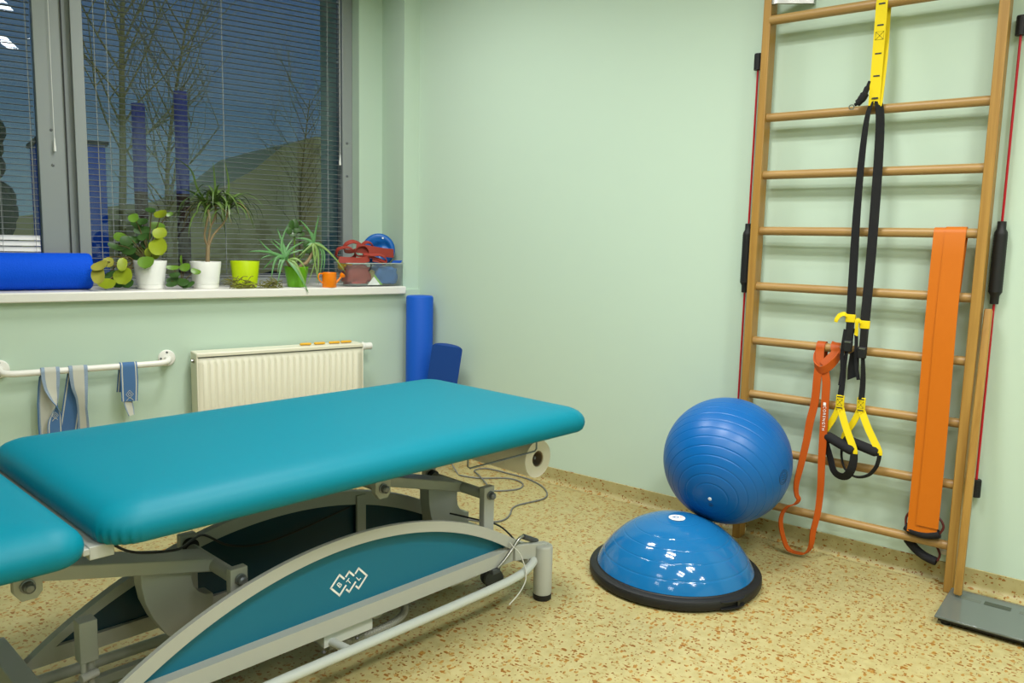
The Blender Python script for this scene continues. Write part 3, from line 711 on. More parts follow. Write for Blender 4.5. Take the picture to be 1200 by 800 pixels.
# oscillating rods either side
def rod(y, zt, label):
    r = thing('oscillating_bar', label, 'exercise rod', (-0.024, y, 0), 0, 'flexible red training rods beside the wall bars')
    z0 = zt-1.685
    MB().cyl((0, 0, z0+0.02), (0, 0, zt-0.02), 0.0042, seg=14).build('rod', M_red, r)
    for a, c in ((z0, 'end_weight'), (zt-0.065, 'end_weight')):
        pr = [(0.004, 0.0)]
        for k in range(14): pr += [(0.0175, 0.001+k*0.0045), (0.0175, 0.0035+k*0.0045), (0.0168, 0.0038+k*0.0045), (0.0168, 0.0050+k*0.0045)]
        pr += [(0.0165, 0.065), (0.0, 0.065)]
        MB().lathe(pr, 24, c=(0, 0, a)).build(c, M_black, r)
    pr = [(0.0045, 0.0), (0.014, 0.001), (0.0145, 0.030), (0.021, 0.042)]
    for k in range(22): pr += [(0.0222, 0.044+k*0.0094), (0.0215, 0.0487+k*0.0094)]
    pr += [(0.021, 0.252), (0.0145, 0.264), (0.014, 0.290), (0.0045, 0.291)]
    MB().lathe(pr, 24, c=(0, 0, z0+0.705)).build('hand_grip', M_black, r)
    MB().span((0.004, -0.008, z0+0.84), (0.0238, 0.008, z0+0.86)).build('wall_clip', M_greyd, r)
rod(-1.980, 2.030, 'red rod with black grip left of the wall bars, behind the left post')
rod(-2.899, 2.043, 'red rod with black grip right of the wall bars, beside the wooden pole')
st = thing('wooden_pole', 'wooden pole standing on the glass scale beside the right post of the wall bars', 'pole', (0, 0, 0))
p0, p1 = V(-0.185, -2.898, 0.0335), V(-0.060, -2.889, 1.047)
d = (p1-p0).normalized()
b = MB(); ux = V(0, 1, 0); uy = d.cross(ux).normalized()
def sq(p, h): return [p+ux*x*h+uy*y*h for x, y in ((-1, -.75), (-.75, -1), (.75, -1), (1, -.75), (1, .75), (.75, 1), (-.75, 1), (-1, .75))]
b.rings([sq(p0+d*0.004, 0.010), sq(p0+d*0.008, 0.0125), sq(p1-d*0.008, 0.0125), sq(p1, 0.0105)])
b.build('pole', M_wood, st)

# bathroom scale in the corner of the picture
sc = thing('bathroom_scale', 'grey glass scale on the floor at the foot of the wall bars', 'scale', (-0.256, -3.02, 0), 0.0)
M_scale = mat('tinted scale glass', (96, 104, 98), 0.08, spec=0.6); M_scaled = mat('scale electrode', (120, 126, 118), 0.25, metal=0.5); M_lcd = mat('scale display', (52, 58, 48), 0.2)
g_ = MB().span((-0.146, -0.155, 0.022), (0.146, 0.155, 0.030)).build('glass_plate', M_scale, sc, bevel=0.0025)
MB().span((0.062, -0.040, 0.0301), (0.094, 0.040, 0.0307)).build('display', M_lcd, sc)
for y in (-0.10, 0.085): MB().span((0.062, y-0.035, 0.0301), (0.086, y+0.035, 0.0305)).build('electrode', M_scaled, sc)
MB().span((-0.135, -0.145, 0.012), (0.135, 0.145, 0.022)).build('body', M_black, sc)
for x in (-0.115, 0.115):
    for y in (-0.125, 0.125): MB().cyl((x, y, 0), (x, y, 0.012), 0.014).build('foot', M_black, sc)

# ================================================================== suspension trainer on the top rung
tr_ = thing('suspension_trainer', 'yellow and black strap trainer hanging from the top rung of the wall bars', 'suspension trainer', (0, 0, 0))
YW = V(0, 1, 0)
an = [V(RXT-0.016, -2.466, 1.772), V(RXT-0.019, -2.467, 1.9), V(RXT-0.0185, -2.467, RZT-0.02), V(RXT-0.0175, -2.467, RZT), V(RXT-0.010, -2.467, RZT+0.018), V(RXT+0.004, -2.467, RZT+0.0225), V(RXT+0.018, -2.467, RZT+0.018), V(RXT+0.026, -2.468, RZT), V(RXT+0.020, -2.470, RZT-0.06), V(RXT-0.004, -2.478, 1.95), V(RXT-0.012, -2.475, 1.80), V(RXT-0.0125, -2.472, 1.772)]
as_ = MB().strap(spline(an, 4), YW, 0.040, 0.0022).build('anchor_strap', M_yel, tr_)
for z in (2.13, 2.055, 1.955, 1.876, 1.797): MB().box((RXT-0.0196, -2.468, z), (0.0030, 0.022, 0.005)).build('stitching', M_ink, as_)
x = RXT-0.0208; z0, z1 = 2.004, 2.032
MB().tube([V(x, -2.482, z0), V(x, -2.454, z0), V(x, -2.482, z1), V(x, -2.454, z1), V(x, -2.482, z0), V(x, -2.482, z1), V(x, -2.454, z0), V(x, -2.454, z1)], 0.0008, 5).build('box_stitching', M_ink, as_)
# carabiner pouch at the foot of the anchor strap
b = MB(); b.tube(spline([(-0.108, -2.445, 1.86), (-0.112, -2.436, 1.83), (-0.115, -2.428, 1.805), (-0.116, -2.412, 1.785), (-0.115, -2.400, 1.778)], 5), [0.006]*4+[0.010]*4+[0.015]*5+[0.013]*4+[0.006]*4, 10)
b.build('anchor_buckle', M_web, tr_)
MB().tube([V(-0.116, -2.389+0.009*math.cos(2*PI*k/16), 1.771+0.008*math.sin(2*PI*k/16)) for k in range(16)], 0.0022, 6, closed=True).build('ring', M_chrome, tr_)
X0 = -0.118
def web(name, pts, w, parent=tr_, m=None, wd=None, n=6, th=0.0026): return MB().strap(spline(pts, n), wd or YW, w, th).build(name, m or M_web, parent)
def twisted(name, pts, w, a0, a1):
    P = spline(pts, 8); n = len(P); wd = []
    for i in range(n):
        a = a0+(a1-a0)*i/(n-1); wd.append(V(math.sin(a), math.cos(a), 0))
    MB().strap(P, wd, w, 0.0028).build(name, M_web, tr_)
# the two long straps
twisted('strap', [(RXT-0.013, -2.456, 1.785), (X0+0.004, -2.446, 1.72), (X0, -2.440, 1.58), (X0-0.002, -2.438, 1.40), (X0, -2.440, 1.20), (X0, -2.444, 0.99)], 0.034, 0.95, 0.10)
twisted('strap', [(RXT-0.013, -2.480, 1.785), (X0+0.004, -2.493, 1.72), (X0, -2.499, 1.58), (X0-0.002, -2.501, 1.40), (X0, -2.500, 1.20), (X0, -2.497, 0.97)], 0.034, -0.95, -0.25)
# left and right cam buckles with their yellow tabs
for y, zt, yt, zt2 in ((-2.446, 0.975, -2.398, 0.966), (-2.499, 0.955, -2.474, 0.922)):
    bk_ = MB().box((X0-0.004, y, zt-0.040), (0.012, 0.029, 0.080)); bk_.box((X0-0.010, y+0.001, zt-0.098), (0.018, 0.030, 0.044), taper=1.12)
    kb = bk_.build('buckle', M_black, tr_, bevel=0.004)
    MB().box((X0-0.0195, y, zt-0.082), (0.003, 0.022, 0.005)).build('buckle_bar', M_chrome, kb)
    MB().box((X0-0.006, y, zt+0.008), (0.012, 0.036, 0.030)).build('tab_sleeve', M_yel, kb, bevel=0.002)
    web('pull_tab', [(X0-0.012, y+0.012, zt+0.016), (X0-0.02, y+0.020, zt+0.024), (X0-0.022, (y+yt)/2+0.012, zt+0.018), (X0-0.024, yt-0.002, zt2+0.010), (X0-0.024, yt, zt2)], [0.016]*25, kb, M_yel, wd=V(0.25, 0.35, 1))
# loose tails and the padded loops behind
web('strap_tail', [(X0-0.010, -2.432, 0.94), (X0-0.008, -2.428, 0.90), (X0-0.004, -2.424, 0.84), (X0, -2.428, 0.78), (X0, -2.424, 0.72)], 0.014)
web('strap_tail', [(X0+0.002, -2.462, 0.945), (X0+0.0, -2.470, 0.915), (X0-0.002, -2.474, 0.86), (X0-0.002, -2.478, 0.81), (X0, -2.490, 0.75)], 0.013)
MB().prism([(-2.448, 0.846), (-2.480, 0.868), (-2.484, 0.800), (-2.484, 0.762), (-2.446, 0.742), (-2.444, 0.79)], X0+0.012, X0+0.018, lambda u, v, d_: V(d_, u, v)).build('padded_loop', M_web, tr_, bevel=0.001)
twisted('strap', [(X0-0.008, -2.443, 0.872), (X0-0.004, -2.436, 0.80), (X0, -2.433, 0.74), (X0-0.004, -2.430, 0.675)], 0.024, 0.95, 0.15)
twisted('strap', [(X0-0.008, -2.500, 0.852), (X0-0.004, -2.506, 0.78), (X0, -2.507, 0.73), (X0, -2.506, 0.675)], 0.022, -1.35, -0.5)
# yellow triangles, foam handles and foot loops
for yc, xo, hy0, hz0, hy1, hz1, fx in ((-2.430, 0.0, -2.378, 0.520, -2.502, 0.478, -0.030), (-2.506, 0.006, -2.450, 0.515, -2.588, 0.488, 0.012)):
    x = X0+xo
    ht = MB().box((x-0.002, yc, 0.655), (0.010, 0.030, 0.056)).build('triangle_sleeve', M_yel, tr_, bevel=0.002)
    for z in (0.677, 0.634): MB().box((x-0.0075, yc, z), (0.0015, 0.022, 0.004)).build('stitching', M_ink, ht)
    xs_ = x-0.0078
    MB().tube([V(xs_, yc-.010, .643), V(xs_, yc+.010, .643), V(xs_, yc-.010, .668), V(xs_, yc+.010, .668), V(xs_, yc-.010, .643), V(xs_, yc-.010, .668), V(xs_, yc+.010, .643), V(xs_, yc+.010, .668)], 0.0007, 5).build('box_stitching', M_ink, ht)
    for yy, zz, xx in ((hy0, hz0, x+0.012+fx*0), (hy1, hz1, x-0.026)):
        wd = V(0.45 if yy == hy0 else -0.1, 1, 0.35 if yy == hy0 else -0.35)
        web('triangle_strap', [(x-0.003, yc+(0.004 if yy > yc else -0.004), 0.632), (x-0.004+(xx-x)*0.4, yc+(yy-yc)*0.42, 0.632+(zz-0.632)*0.42), (xx-0.001, yy+(0.004 if yy < yc else -0.002), zz+0.012), (xx-0.002, yy, zz-0.010)], 0.026, tr_, M_yel, wd=wd)
    a_, c_ = V(x+0.012, hy0-0.002, hz0-0.006), V(x-0.026, hy1+0.002, hz1-0.002)
    n_ = 14; pts = [a_.lerp(c_, k/n_) for k in range(n_+1)]
    MB().tube(pts, [0.013, 0.0188]+[0.0196]*(n_-3)+[0.0188, 0.013], 18).build('handle', M_foam, tr_)
    low = V((a_.x+c_.x)/2-0.004, (a_.y*0.42+c_.y*0.58), 0.372+(0.02 if yc < -2.47 else 0))
    if yc > -2.47: lp = [a_+V(0, 0.004, 0), (a_.x-0.002, -2.390, 0.470), (a_.x-0.006, -2.408, 0.422), (low.x+0.004, -2.426, 0.384), (low.x, -2.448, 0.368), (low.x, -2.474, 0.370), (c_.x+0.004, -2.494, 0.400), (c_.x+0.001, -2.502, 0.440), c_+V(0, -0.002, 0)]
    else: lp = [a_+V(0, 0.006, 0), (a_.x-0.001, -2.444, 0.470), (a_.x-0.004, -2.448, 0.430), (low.x+0.006, -2.468, 0.393), (low.x, -2.508, 0.374), (low.x, -2.552, 0.388), (c_.x+0.004, -2.580, 0.425), (c_.x+0.001, -2.590, 0.462), c_+V(0, -0.004, 0)]
    P = spline(lp, 6); wdl = []
    wv = [0.020]*len(P)
    for i in range(len(P)):
        k = math.sin(PI*i/(len(P)-1)); wv[i] = 0.018+(0.020 if yc > -2.47 else 0.004)*k
    for i in range(len(P)):
        t_ = (P[min(i+1, len(P)-1)]-P[max(i-1, 0)]).normalized(); inpl = V(1, 0, 0).cross(t_)
        wdl.append(inpl*(0.9 if yc > -2.47 else 0.6)+V(0.5 if yc > -2.47 else 0.8, 0, 0)); wv[i] = (0.026+0.008*math.sin(PI*i/(len(P)-1))) if yc > -2.47 else 0.017
    MB().strap(P, wdl, wv, 0.004).build('foot_loop', M_web, tr_)

# ================================================================== orange loop band knotted on a rung
lb = thing('loop_band', 'orange loop band knotted round a rung, its loop hanging to the floor', 'resistance band', (0, 0, 0))
rz = 0.856; rr = 0.0212; bw = 0.033
def overrung(y, tilt, yb, x_end, z_end):
    """band lying over the rung at y, down in front to (yb, z_end)"""
    pts = [(RX+rr+0.003, y-tilt*0.5, rz-0.045), (RX+rr, y-tilt*0.3, rz-0.012)]
    for k in range(5):
        a = PI*(0.05+0.9*k/4); pts.append((RX+rr*math.cos(a), y-tilt*0.2+tilt*0.3*k/4, rz+rr*math.sin(a)))
    pts += [(RX-rr-0.003, y+tilt*0.25, rz-0.016), (x_end, yb, z_end)]
    return pts
b = MB()
b.strap(spline(overrung(-2.331, 0.0, -2.338, -0.108, 0.786), 5), YW, bw, 0.005)
b.strap(spline(overrung(-2.385, -0.02, -2.352, -0.112, 0.790), 5), [V(0, 1, 0.0)]*20+[V(0, 1, 0.28)]*21, bw, 0.005)
# cross turn of the knot
b.strap(spline([(-0.062, -2.318, 0.842), (-0.085, -2.312, 0.815), (-0.112, -2.322, 0.788), (-0.122, -2.345, 0.772), (-0.120, -2.372, 0.782), (-0.105, -2.396, 0.812), (-0.075, -2.408, 0.845)], 6), V(-0.35, 0.1, 1), 0.030, 0.005)
b.build('knot', M_orange, lb)
# the hanging loop, closed at the floor
lp = [(-0.115, -2.337, 0.775), (-0.118, -2.336, 0.72), (-0.120, -2.334, 0.64), (-0.123, -2.322, 0.56), (-0.124, -2.314, 0.48), (-0.128, -2.300, 0.38), (-0.130, -2.288, 0.30), (-0.125, -2.290, 0.255), (-0.122, -2.299, 0.235), (-0.128, -2.288, 0.215), (-0.135, -2.262, 0.200), (-0.138, -2.242, 0.165), (-0.140, -2.240, 0.12), (-0.138, -2.256, 0.060), (-0.135, -2.276, 0.024), (-0.132, -2.310, 0.0165), (-0.130, -2.345, 0.024), (-0.128, -2.362, 0.06), (-0.126, -2.366, 0.12), (-0.124, -2.378, 0.20), (-0.124, -2.382, 0.30), (-0.123, -2.378, 0.42), (-0.122, -2.376, 0.54), (-0.120, -2.374, 0.64), (-0.116, -2.372, 0.72), (-0.112, -2.363, 0.765)]
P = spline(lp, 6); n = len(P); wd = []
for i in range(n):
    k = i/(n-1)
    tw_ = min(1, max(0, (k-0.10)/0.18)) if k < 0.5 else min(1, max(0, (0.80-k)/0.14))
    a = tw_*1.25*(1 if k < 0.5 else 1)
    wd.append(V(-math.sin(a)-0.0001, math.cos(a), 0.0))
loop = MB().strap(P, wd, [bw-0.003-0.007*min(1, max(0, (0.78-abs(2*i/(n-1)-1))/0.3)) for i in range(n)], 0.005).build('loop', M_orange, lb)
Rt = Matrix(((0, 0, -1, 0), (0, -1, 0, 0), (-1, 0, 0, 0), (0, 0, 0, 1)))
# lettering runs down the right-hand strand: text x -> -z, text y -> +y seen from the room
Mt = Matrix(((0, 0, -1, -0.1256), (0, -1, 0, -2.375), (-1, 0, 0, 0.583), (0, 0, 0, 1)))
lt = text_mesh('CORENGTH', 0.0150, 'lettering', M_print, loop, Mt, extrude=0.0006, spacing=1.32)
b = MB(); b.box((-0.1248, -2.374, 0.640), (0.0012, 0.010, 0.012)); b.build('printed_logo', M_print, loop)

# ================================================================== folded orange exercise band over a rung, tube band behind it
ob = thing('exercise_band', 'wide flat orange band folded over a rung near the right post', 'exercise band', (0, 0, 0))
rz = 1.310
def flat(yc0, yc1, w0, w1, z1, x0, th, zt=None):
    pts = []; ws = []; R_ = 0.0185+th
    pts.append(V(RX+R_+0.002, yc0, rz-0.22)); ws.append(w0*0.8)
    pts.append(V(RX+R_, yc0, rz-0.02)); ws.append(w0)
    for k in range(7):
        a = PI*k/6; pts.append(V(RX+R_*math.cos(a), yc0, rz+R_*math.sin(a))); ws.append(w0)
    for k in range(1, 15):
        t = k/14; pts.append(V(RX-R_-0.0005-(x0)*min(1, t*3), yc0+(yc1-yc0)*t+0.0012*math.sin(t*7), rz+(z1-rz)*t)); ws.append(w0+(w1-w0)*t)
    return pts, ws
p_, w_ = flat(-2.750, -2.751, 0.104, 0.100, 0.200, 0.014, 0.001)
b = MB(); b.strap(p_, YW, w_, 0.0012); b.build('band_layer', M_orangel, ob, smooth=30)
p_, w_ = flat(-2.768, -2.768, 0.066, 0.075, 0.232, 0.016, 0.0035)
b = MB(); b.strap(p_, YW, w_, 0.0014); b.build('band_layer', M_orangel, ob, smooth=30)
tb = thing('tube_band', 'dark tube with two black foam handles below the flat orange band', 'resistance tube', (0, 0, 0))
M_tube = mat('dark red tube', (92, 34, 26), 0.5)
h = MB(); P = spline([(-0.085, -2.690, 0.212), (-0.088, -2.725, 0.200), (-0.090, -2.765, 0.198), (-0.090, -2.808, 0.212)], 6)
h.tube(P, [0.014]+[0.0165]*(len(P)-2)+[0.015], 16); h.build('handle', M_foam, tb)
h = MB(); P = spline([(-0.040, -2.690, 0.150), (-0.044, -2.725, 0.118), (-0.050, -2.760, 0.100), (-0.055, -2.800, 0.092)], 6)
h.tube(P, [0.014]+[0.0165]*(len(P)-2)+[0.015], 16); h.build('handle', M_foam, tb)
b = MB()
b.tube(spline([(-0.086, -2.692, 0.214), (-0.080, -2.690, 0.245), (-0.075, -2.705, 0.268), (-0.068, -2.75, 0.272), (-0.075, -2.795, 0.268), (-0.082, -2.817, 0.240), (-0.088, -2.808, 0.212)], 6), 0.0042, 8)
b.tube(spline([(-0.036, -2.69, 0.155), (-0.030, -2.715, 0.185), (-0.034, -2.745, 0.205), (-0.040, -2.765, 0.190), (-0.038, -2.79, 0.15), (-0.048, -2.808, 0.12), (-0.056, -2.802, 0.095)], 6), 0.0042, 8)
b.tube(spline([(-0.034, -2.745, 0.205), (-0.032, -2.74, 0.30), (-0.036, -2.75, 0.385), (-0.050, -2.755, 0.420), (-0.068, -2.755, 0.4235), (-0.086, -2.755, 0.418), (-0.092, -2.752, 0.385), (-0.088, -2.75, 0.34), (-0.068, -2.75, 0.272)], 6), 0.0045, 8)
b.build('tube', M_tube, tb)
# ================================================================== on the window wall
def on_wall(s, t, z=0.0): return wl(s, t, z)
# radiator (local: x along the wall from its left end, y out through the wall)
ra = thing('radiator', 'cream panel radiator under the window sill on the green wall', 'radiator', on_wall(-1.292, 0, 0), WA)
RLn = 0.872; RZ0, RZ1 = 0.16, 0.676
fp_ = MB(); nf = 25; pitch = (RLn-0.05)/nf; rs = []
xs = []; ys = []
for i in range(nf):
    x0 = 0.025+i*pitch
    for u, d in ((0.0, 0.0), (0.12, 0.0), (0.22, -0.0055), (0.30, -0.007), (0.62, -0.007), (0.70, -0.0055), (0.80, 0.0)):
        xs.append(x0+u*pitch); ys.append(d)
xs = [0.0]+xs+[RLn]; ys = [0.0]+ys+[0.0]
zl = [(RZ0, 0), (RZ0+0.035, 0), (RZ0+0.045, 1), (0.612, 1), (0.622, 0), (RZ1-0.018, 0)]
G = [[fp_.bm.verts.new(V(x, -0.131+y*k, z)) for x, y in zip(xs, ys)] for z, k in zl]
for a in range(len(G)-1):
    for c in range(len(xs)-1): fp_.face([G[a][c], G[a][c+1], G[a+1][c+1], G[a+1][c]])
fo = fp_.build('front_panel', M_rad, ra, smooth=50); so = fo.modifiers.new('thick', 'SOLIDIFY'); so.thickness = 0.004; so.offset = 1
MB().span((0.004, -0.040, RZ0), (RLn-0.004, -0.034, RZ1-0.018)).build('rear_panel', M_rad, ra)
sg = MB()
for x in (0.0, RLn-0.006): sg.span((x, -0.137, RZ0-0.004), (x+0.006, -0.026, RZ1-0.004))
sp2 = sg.build('side_panel', M_rad, ra, bevel=0.003)
tg = MB(); tg.span((0.002, -0.137, RZ1-0.012), (RLn-0.002, -0.026, RZ1-0.002)); tg.span((0.002, -0.139, RZ1-0.022), (RLn-0.002, -0.132, RZ1-0.004))
tg.build('top_cover', M_rad, ra, bevel=0.003)
MB().span((0.008, -0.1392, RZ1-0.0242), (RLn-0.008, -0.1330, RZ1-0.0222)).build('cover_gap', M_greyd, ra)
MB().lathe([(0.011, 0.0), (0.011, 0.004), (0.008, 0.004), (0.008, 0.012), (0.003, 0.013), (0, 0.013)], 16, M=Matrix.Rotation(-PI/2, 3, 'Y'), c=(0.0, -0.085, RZ1-0.045)).build('bleed_plug', M_chrome, ra)
v_ = MB(); v_.lathe([(0, 0), (0.013, 0), (0.013, 0.010), (0.023, 0.012), (0.025, 0.022), (0.020, 0.027), (0.0185, 0.040), (0.020, 0.066), (0.018, 0.071), (0, 0.071)], 20, M=Matrix.Rotation(PI/2, 3, 'Y'), c=(RLn, -0.085, RZ1-0.026))
v_.build('valve_knob', M_white, ra)
for x in (0.12, RLn-0.12): MB().span((x-0.015, -0.036, 0.2), (x+0.015, 0.0, 0.6)).build('bracket', M_rad, ra)
M_ochre = mat('ochre rubber', (222, 168, 40), 0.6)
for i, (s_, lab) in enumerate(((-0.728, 'leftmost'), (-0.651, 'second from the left'), (-0.567, 'third from the left'), (-0.500, 'rightmost'))):
    b = MB()
    rs = []
    for k in range(13):
        x = -0.030+0.005*k; r = 0.0062+(0.0006 if k % 2 else 0)
        if k in (0, 12): r *= 0.7
        rs.append([V(x, r*1.5*math.cos(2*PI*j/10), 0.0075+r*math.sin(2*PI*j/10)) for j in range(10)])
    b.rings(rs)
    tag(b.build('rubber_bar', M_ochre, loc=on_wall(s_, -0.088, 0.6746), rotz=WA), 'ochre ribbed bar on top of the radiator, %s of four' % lab, 'bar', 'ochre bars on the radiator')

# grab bar with straps
gb = thing('grab_bar', 'white grab bar screwed to the wall left of the radiator', 'grab bar', on_wall(0, 0, 0), WA)
pts = [(-2.084, -0.006, 0.640), (-2.084, -0.035, 0.638), (-2.078, -0.062, 0.632), (-2.055, -0.075, 0.627), (-2.0, -0.077, 0.625), (-1.75, -0.077, 0.627), (-1.48, -0.077, 0.629), (-1.430, -0.074, 0.631), (-1.405, -0.062, 0.636), (-1.397, -0.035, 0.640), (-1.397, -0.006, 0.642)]
MB().tube(spline(pts, 6), 0.0145, 16).build('rail', M_white, gb)
for s_, z in ((-2.084, 0.640), (-1.397, 0.642)):
    f = MB().lathe([(0, 0.0), (0.040, 0.0), (0.040, 0.006), (0.036, 0.011), (0.016, 0.014), (0, 0.014)], 28, M=Matrix.Rotation(PI/2, 3, 'X'), c=(s_, 0, z)).build('flange', M_white, gb)
    for a in (PI/2, -PI/2, PI*1.0): MB().lathe([(0, 0), (0.006, 0), (0.004, 0.003), (0, 0.003)], 10, M=Matrix.Rotation(PI/2, 3, 'X'), c=(s_+0.028*math.cos(a), -0.0115, z+0.028*math.sin(a))).build('screw', M_steel, f)
M_fblue = mat('blue woven strap', (74, 112, 158), 0.9, bump=0.3, bscale=800)
M_fpale = mat('pale woven strap', (196, 196, 184), 0.9, bump=0.3, bscale=800)
M_fmid = mat('blue grey strap edge', (138, 156, 176), 0.9, vary=0.3, vscale=300)
def fabric(name, pts, wds, width, front, back, parent, th=0.003):
    """woven strap: columns across the width carry their own weave colours on either side"""
    P = [Vector(p) for p in pts]; n = len(P); bm = bmesh.new(); rows = []
    cols = [0.0, 0.07, 0.14, 0.20, 0.80, 0.86, 0.93, 1.0]
    for i in range(n):
        t = (P[min(i+1, n-1)]-P[max(i-1, 0)]).normalized(); w = Vector(wds[i]); w = (w-t*w.dot(t)).normalized(); nn = t.cross(w)
        W = width[i] if isinstance(width, (list, tuple)) else width
        rows.append(([bm.verts.new(P[i]+w*(c-0.5)*W+nn*th/2) for c in cols], [bm.verts.new(P[i]+w*(c-0.5)*W-nn*th/2) for c in cols]))
    for i in range(n-1):
        for side, pat in ((0, front), (1, back)):
            for c in range(7):
                q = [rows[i][side][c], rows[i][side][c+1], rows[i+1][side][c+1], rows[i+1][side][c]]
                f = bm.faces.new(q); f.material_index = pat[c]
        for c in (0, 7): bm.faces.new([rows[i][0][c], rows[i+1][0][c], rows[i+1][1][c], rows[i][1][c]])
    for r in (rows[0], rows[-1]):
        for c in range(7): bm.faces.new([r[0][c], r[0][c+1], r[1][c+1], r[1][c]])
    bmesh.ops.recalc_face_normals(bm, faces=bm.faces)
    me = bpy.data.meshes.new(name); bm.to_mesh(me); bm.free()
    for m_ in (M_fblue, M_fpale, M_fmid): me.materials.append(m_)
    for p in me.polygons: p.use_smooth = True
    me.set_sharp_from_angle(angle=math.radians(50))
    o = bpy.data.objects.new(name, me); COL.objects.link(o); o.parent = parent
    return o
PALE = (2, 2, 2, 1, 2, 2, 2); BLUE = (0, 1, 0, 0, 0, 1, 0)
def overbar(s, zf, zb, extra_f=(), r=0.0185):
    """strap centre line: up the back, over the bar, down the front"""
    z0 = 0.626; pts = [(s, -0.048, zb)]+[(s, -0.050, zb+(z0-zb)*k/6) for k in range(1, 6)]
    for k in range(9):
        a = PI*k/8; pts.append((s, -0.077+r*math.cos(a), z0+r*math.sin(a)))
    return pts
def strapthing(label, s, front_pts, wf, zb, back_shift, w, front, back, mirror_back=None):
    th = thing('woven_strap', label, 'strap', on_wall(0, 0, 0), WA, 'woven straps on the grab bar')
    P = [(s+back_shift*(0.626-z)/0.3 if y > -0.06 and z < 0.62 else s, y, z) for s, y, z in overbar(s, 0, zb)]
    n0 = len(P); wd = [V(1, 0, 0)]*n0; W = [w]*n0
    Q = spline([P[-1]]+[p[0] for p in front_pts], 6)[1:]
    angs = [0.0]+[p[1] for p in front_pts]; wids = [w]+[p[2] for p in front_pts]
    for i, q in enumerate(Q):
        k = (i+1)/6; j = min(int(k), len(angs)-2); u = k-j
        a = angs[j]+(angs[j+1]-angs[j])*u; wd.append(V(math.cos(a), math.sin(a), 0)); W.append(wids[j]+(wids[j+1]-wids[j])*u)
        P.append(q)
    fabric('webbing', P, wd, W, front, back, th)
    return th
def motif(parent, s, y, z, k=1.0):
    b = MB()
    for r in (0.0155*k, 0.0070*k):
        b.tube([V(s-r, y, z), V(s, y, z+r*1.25), V(s+r, y, z), V(s, y, z-r*1.25)], 0.0013, 5, closed=True)
    b.tube([V(s-0.015*k, y, z-0.030*k), V(s, y, z-0.013*k), V(s+0.015*k, y, z-0.030*k)], 0.0013, 5)
    return b.build('woven_motif', M_fpale, parent)
t1 = strapthing('pale woven strap twisted below the grab bar, leftmost of three', -1.899, [((-1.899, -0.096, 0.60), 0.0, 0.072), ((-1.897, -0.098, 0.555), 0.1, 0.060), ((-1.888, -0.098, 0.505), 0.6, 0.040), ((-1.882, -0.098, 0.47), 1.57, 0.030), ((-1.885, -0.100, 0.435), 2.7, 0.040), ((-1.893, -0.102, 0.39), 3.05, 0.056), ((-1.893, -0.100, 0.30), 3.14, 0.060), ((-1.89, -0.098, 0.22), 3.14, 0.060)], None, 0.59, -0.02, 0.072, PALE, BLUE)
fabric('back_strand', [(-1.905, -0.052, 0.60), (-1.909, -0.055, 0.55), (-1.913, -0.058, 0.48), (-1.914, -0.060, 0.40), (-1.912, -0.060, 0.22)], [V(1, 0, 0)]*5, [0.070, 0.076, 0.080, 0.080, 0.080], (0, 2, 1, 1, 1, 2, 0), (0, 2, 1, 1, 1, 2, 0), t1)
motif(t1, -1.890, -0.1045, 0.432, 0.8)
t2 = strapthing('pale woven strap with a dark blue back strand, in the middle of the grab bar', -1.790, [((-1.790, -0.096, 0.60), 0.0, 0.074), ((-1.788, -0.097, 0.55), -0.15, 0.066), ((-1.783, -0.098, 0.50), -0.5, 0.050), ((-1.782, -0.098, 0.45), -0.7, 0.046), ((-1.780, -0.098, 0.38), -0.6, 0.048), ((-1.780, -0.097, 0.22), -0.5, 0.052)], None, 0.20, -0.050, 0.074, PALE, BLUE)
t3 = strapthing('blue woven strap with white edge stripes hung on the right of the grab bar', -1.583, [((-1.583, -0.0965, 0.60), 0.0, 0.074), ((-1.583, -0.097, 0.55), 0.0, 0.074), ((-1.584, -0.096, 0.50), 0.0, 0.071), ((-1.585, -0.096, 0.464), 0.0, 0.068)], None, 0.50, -0.03, 0.072, BLUE, BLUE)
motif(t3, -1.584, -0.0985, 0.497, 1.0)
fabric('strap_end', [(-1.592, -0.088, 0.48), (-1.590, -0.089, 0.455), (-1.584, -0.090, 0.425), (-1.578, -0.091, 0.395)], [V(1, 0.2, 0)]*4, [0.042, 0.04, 0.036, 0.026], (2, 2, 1, 1, 1, 2, 2), (2, 2, 1, 1, 1, 2, 2), t3)

# blue foam rollers in the corner
b = MB(); b.lathe([(0, 0.0), (0.070, 0.0), (0.0765, 0.006), (0.0765, 0.915), (0.074, 0.921), (0.068, 0.924), (0, 0.924)], 40)
tag(b.build('foam_roller', M_bluefoam, loc=(-0.093, -0.097, 0)), 'tall round blue foam roller standing in the room corner beside the sill end', 'foam roller')
hr = MB(); hw = 0.083; prof = [(-hw, 0.0)]+[(hw*math.cos(PI-PI*k/14), 0.078*math.sin(PI*k/14)) for k in range(1, 14)]+[(hw, 0.0)]
p0, p1 = V(-0.165, -0.262, 0.0), V(-0.150, -0.372, 0.668)
ax = (p1-p0).normalized(); wx = V(0.66, -0.75, 0); wx = (wx-ax*wx.dot(ax)).normalized(); wy = ax.cross(wx); wy = wy if wy.x > 0 else -wy
rs = []
Lh = (p1-p0).length
for d, ins in ((0.012, 0.010), (0.016, 0.004), (0.022, 0), (Lh-0.014, 0), (Lh-0.006, 0.003), (Lh-0.001, 0.010)):
    rs.append([p0+ax*d+wx*u*(1-ins/hw)+wy*(v*(1-ins/0.078)+(0.006 if abs(u) >= hw*0.999 else 0.0)) for u, v in prof])
hr.rings(rs)
tag(hr.build('half_roller', M_bluefoamd, smooth=50), 'dark blue half-round foam roller leaning beside the tall blue roller in the corner', 'foam roller')

